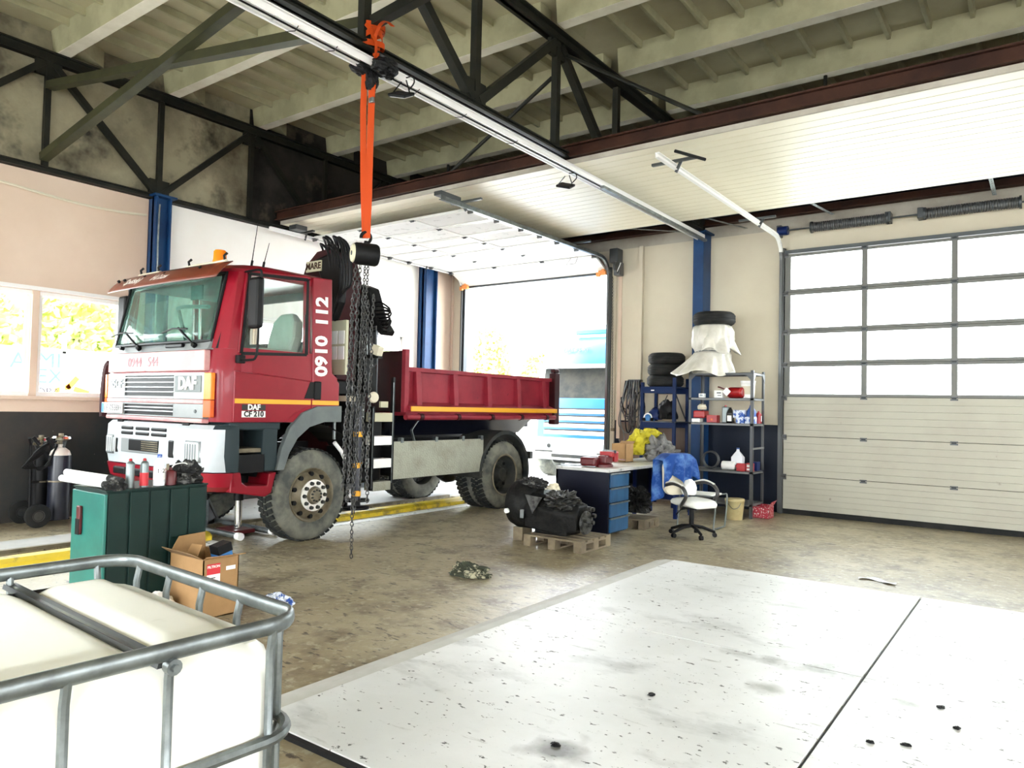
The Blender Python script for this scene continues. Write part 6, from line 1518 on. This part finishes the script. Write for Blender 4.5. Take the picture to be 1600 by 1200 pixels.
# hoses and cables hanging on the wall
t=thing('hose_coils','bundle of grey hoses and cables hanging on the gate wall','hoses',(-6.30,12.45,1.2))
rnd=random.Random(5)
MB().box(-6.40,-6.15,12.40,12.52,2.18,2.22).build('hook_bar','galv_dark',t)
for i in range(16):
    x=-6.30+rnd.uniform(-0.12,0.12); w_=rnd.uniform(0.05,0.16); b=rnd.uniform(1.15,1.7); y=12.40-0.012*(i%5)
    MB().tube(smoothpath([(x-0.02,y,2.20),(x-w_*0.7,y-0.01,1.9),(x-w_,y-0.02,b+0.2),(x-w_*0.3,y-0.02,b),(x+w_*0.7,y-0.02,b+0.08),(x+w_,y-0.01,b+0.4),(x+w_*0.5,y,1.95),(x+0.02,y,2.20)],4),0.011,6).build('loop',('galv_dark','alu_dark','black','galv')[i%4],t,smooth=True)
MB().tube(smoothpath([(-6.36,12.42,2.1),(-6.50,12.44,1.8),(-6.60,12.45,1.55),(-6.60,12.45,1.35),(-6.52,12.44,1.27),(-6.48,12.44,1.1),(-6.54,12.44,0.98),(-6.60,12.45,1.1)],5),0.008,6).build('loose_cable','galv',t,smooth=True)
t=thing('pull_chain','gate pull chain with a brass toggle beside the open gate','chain',(-6.76,12.4,1.0)); o=chain(V(-6.76,12.40,4.2),V(-6.72,12.40,1.30),0.04,0.004,0,3).build('chain','chain_steel',t); o['kind']='stuff'
MB().cbox((-6.70,12.40,1.27),0.08,0.05,0.06).build('toggle','rim_steel',t,bevel=0.012)
# ---- floor litter
t=MB().grid(lambda u,v: V(-1.55+0.34*u,8.05+0.10*v+0.05*math.sin(u*5),0.012+0.008*math.sin(u*9+v*4)),10,4)
tag(t.build('plastic_scrap','dirty_ice',solid=0.002,smooth=True),'pale plastic scrap on the floor beyond the slab','scrap')
rnd=random.Random(11)
spots=[(-1.83,3.9,'black curled washer lying on the pale slab near the centre'),(-0.49,4.77,'small black shard below the cross joint on the right slab'),(-0.39,4.51,'little black lump farthest right on the pale slab'),(-0.57,4.12,'small dark crumb close to the long slab joint'),(-0.72,4.04,'black flakes beside the long slab joint'),(-1.92,3.03,'small black nut by the oily stain on the near slab')]
for (x,y,lab) in spots:
    m=MB().blob((x,y,0.034),0.012+0.014*rnd.random(),0.010+0.012*rnd.random(),0.008,rnd.randint(1,99),1.3,2.2,nu=16,nv=10); tag(m.build('floor_litter','black'),lab,'litter')
# ================================================================ OUTSIDE
m=MB().box(-60,40,12.8,70,-0.25,-0.03); m.box(-60,-11.2,-20,12.8,-0.25,-0.03); m.box(-11.2,40,-60,YB,-0.25,-0.03); m.box(RX+0.2,40,YB,12.8,-0.25,-0.03)
y_=struct(m.build('ground','yard'))
def leaves(c,rx,ry,rz,n,s,seed,mt,name,parent):
    rnd=random.Random(seed); vs=[];fs=[]
    for i in range(n):
        while True:
            d=V(rnd.uniform(-1,1),rnd.uniform(-1,1),rnd.uniform(-1,1))
            if 0.35<d.length<1: break
        p=V(c[0]+d.x*rx,c[1]+d.y*ry,c[2]+d.z*rz); u=V(rnd.uniform(-1,1),rnd.uniform(-1,1),rnd.uniform(-1,1)).normalized(); w=u.orthogonal().normalized()
        k=s*rnd.uniform(0.6,1.3); o=len(vs); vs+=[p-u*k,p+w*k*0.5,p+u*k,p-w*k*0.5]; fs.append((o,o+1,o+2,o+3))
    m=MB(); m.add(vs,fs); o=m.build(name,mt,parent); o['kind']='stuff'; return o
def tree(x,y,h,rx,rz,lab,seed,mt='tree_green',n=2600):
    t=thing('tree',lab,'tree',(x,y,-0.03)); MB().cyl((x,y,-0.03),(x,y,h-rz*0.3),0.14,0.06,n=8).build('trunk','bark',t,smooth=True)
    leaves((x,y,h-rz),rx,rx,rz,n,0.16,seed,mt,'crown',t)
tree(-23.6,30.2,6.0,1.1,2.4,'slim yellow green tree seen through the open gate',1)
tree(-21.0,31.5,4.6,1.4,1.6,'low bush right of the slim tree beyond the gate',2)
for i,(y,lab) in enumerate(((5.9,'leafy yellow green tree at the far left of the window'),(8.45,'leafy tree in the middle of the left window'),(11.4,'leafy tree beside the truck cab in the window'))):
    tree(-20.0,y,4.3,1.25,1.05,lab,10+i,'hedge_green',1800)
tree(-22.0,20.0,4.2,1.6,1.3,'leafy tree seen through the second left window',20,'hedge_green',1800)
for yy,lab in ((-1.0,'advertising hoarding with blue letters beyond the left window'),):
    t=thing('hoarding',lab,'hoarding',(-18,8.0,-0.03))
    MB().box(-18.05,-18.0,4.5,12.5,0.3,2.74).build('board','banner_white',t)
    for y in (4.5,8.0,12.0): MB().box(-18.1,-18.05,y,y+0.08,-0.03,2.65).build('post','galv',t)
    for (q,sz,yy_,zz,mt) in (('A',0.50,6.44,2.42,'letter_blue'),('MI',0.50,7.05,2.46,'letter_blue'),('EX',0.46,7.08,2.10,'letter_blue'),('OBA',0.24,7.05,1.76,'cylinder_blue')):
        text('letters',q,sz,(-17.99,yy_,zz),(0,1,0),(0,0,1),mt,t,ext=0.004)
    for (yy_,zz,a_) in ((7.55,1.98,0.9),(7.75,1.80,-0.3),(7.35,1.85,0.4)): MB().cbox((-17.99,yy_,zz),0.006,0.34,0.12,Matrix.Rotation(a_,3,'X')).build('print_swoosh','stripe_yellow',t)
# fence rails outside the left window
t=thing('yard_fence','white rail fence outside the left window','fence',(-15.5,7,-0.03))
for y in (4.9,6.3,7.7,9.1,10.5): MB().box(-15.55,-15.5,y,y+0.07,-0.03,2.9).build('post','steel_white',t)
for z in (2.5,): MB().box(-15.55,-15.5,4.9,10.57,z,z+0.05).build('rail','steel_white',t)
# second lorry in the yard
ot=thing('parked_lorry','blue and white lorry parked in the yard beyond the open gate','lorry',(-9.1,16.5,-0.03))
ax0,ax1,ay=-10.28,-7.80,14.9
def ring2(z,y,ch,dx=0): return outline(z,y,ch,ax1+dx,ax0-dx,17.0)
m=MB(); m.loft([ring2(0.95,ay,0.15),ring2(1.5,ay,0.18),ring2(1.88,ay+0.03,0.2),ring2(1.9,ay+0.05,0.2)]); m.build('cab_lower','truck_blue',ot,smooth=True,ang=30)
m=MB(); m.loft([ring2(2.62,ay+0.22,0.22),ring2(2.9,ay+0.25,0.22),ring2(3.25,ay+0.42,0.25,-0.05),ring2(3.42,ay+0.75,0.28,-0.15)]); m.build('cab_roof','truck_blue',ot,smooth=True,ang=30)
m=MB(); m.loft([[V(ax0+0.2,ay+0.06,1.9),V(ax1-0.2,ay+0.06,1.9),V(ax1-0.2,ay+0.10,1.9),V(ax0+0.2,ay+0.10,1.9)],[V(ax0+0.22,ay+0.24,2.64),V(ax1-0.22,ay+0.24,2.64),V(ax1-0.22,ay+0.28,2.64),V(ax0+0.22,ay+0.28,2.64)]]); m.build('windscreen','rim_dark',ot)
for (a,b) in ((ax0,ax0+0.2),(ax1-0.2,ax1)):
    m=MB(); m.loft([[V(a,ay+0.1,1.9),V(b,ay+0.06,1.9),V(b,ay+0.4,1.9),V(a,ay+0.4,1.9)],[V(a,ay+0.3,2.64),V(b,ay+0.24,2.64),V(b,ay+0.6,2.64),V(a,ay+0.6,2.64)]]); m.build('pillar','truck_white',ot)
MB().box(ax0+0.05,ax1-0.05,ay+0.5,16.9,1.9,2.7).build('cab_rear','truck_white',ot)
MB().box(ax0+0.1,ax1-0.1,ay-0.05,ay+0.25,2.62,2.70).build('sun_visor','truck_white',ot,bevel=0.02)
m=MB(); m.loft([[V(x,y,0.42) for x,y in ((ax0+0.1,ay-0.02),(ax1-0.1,ay-0.02),(ax1,ay+0.3),(ax1,ay+0.8),(ax0,ay+0.8),(ax0,ay+0.3))],[V(x,y,0.95) for x,y in ((ax0+0.1,ay-0.06),(ax1-0.1,ay-0.06),(ax1,ay+0.3),(ax1,ay+0.8),(ax0,ay+0.8),(ax0,ay+0.3))]]); m.build('bumper','truck_white',ot,smooth=True)
for z in (1.03,1.20,1.37,1.54): MB().box(ax0+0.35,ax1-0.35,ay-0.03,ay+0.01,z,z+0.09).build('grille_bar','truck_white',ot,bevel=0.01); MB().box(ax0+0.35,ax1-0.35,ay-0.012,ay+0.01,z+0.09,z+0.12).build('grille_gap','rim_dark',ot)
for x in (ax0+0.12,ax1-0.62): 
    h=MB().box(x,x+0.5,ay-0.075,ay-0.04,0.66,0.84).build('headlight','lamp_glass',ot,bevel=0.02); MB().cyl((x+0.42,ay-0.085,0.75),(x+0.42,ay-0.07,0.75),0.05,n=12).build('fog_lamp','rim_dark',h)
    MB().box(x,x+0.5,ay-0.08,ay-0.04,0.60,0.63).build('lamp_trim','rim_dark',ot)
MB().box(ax0+0.6,ax1-0.6,ay-0.07,ay-0.04,0.48,0.56).build('bumper_slot','rim_dark',ot,bevel=0.01)
MB().box(ax0+0.7,ax1-0.7,ay+0.8,ay+1.0,3.5,3.62).build('roof_sign','truck_blue',ot,bevel=0.02)
text('roof_letters','DAF 95 XF',0.16,(-9.2,ay+0.26,3.06),(1,0,0),(0,0.35,0.93),'lettering_black',ot)
for x in (ax0,ax1-0.32): MB().lathe([(0.28,0.0),(0.40,0.0),(0.50,0.03),(0.52,0.06),(0.52,0.26),(0.50,0.29),(0.40,0.32),(0.28,0.32)],(x,16.3-0.75,0.49),(1,0,0),32,close=True).build('tyre','rubber_dusty',ot,smooth=True)
MB().cyl((ax0+0.28,15.55,0.49),(ax1-0.28,15.55,0.49),0.2,n=20).build('axle','rim_dark',ot,smooth=True)
MB().box(ax0+0.02,ax1-0.02,17.1,24,0.9,3.9).build('cargo_box','truck_white',ot)
MB().cyl((ax1-0.12,ay+0.1,2.0),(ax1-0.1,ay+0.3,3.6),0.006,n=6).build('antenna','black',ot)
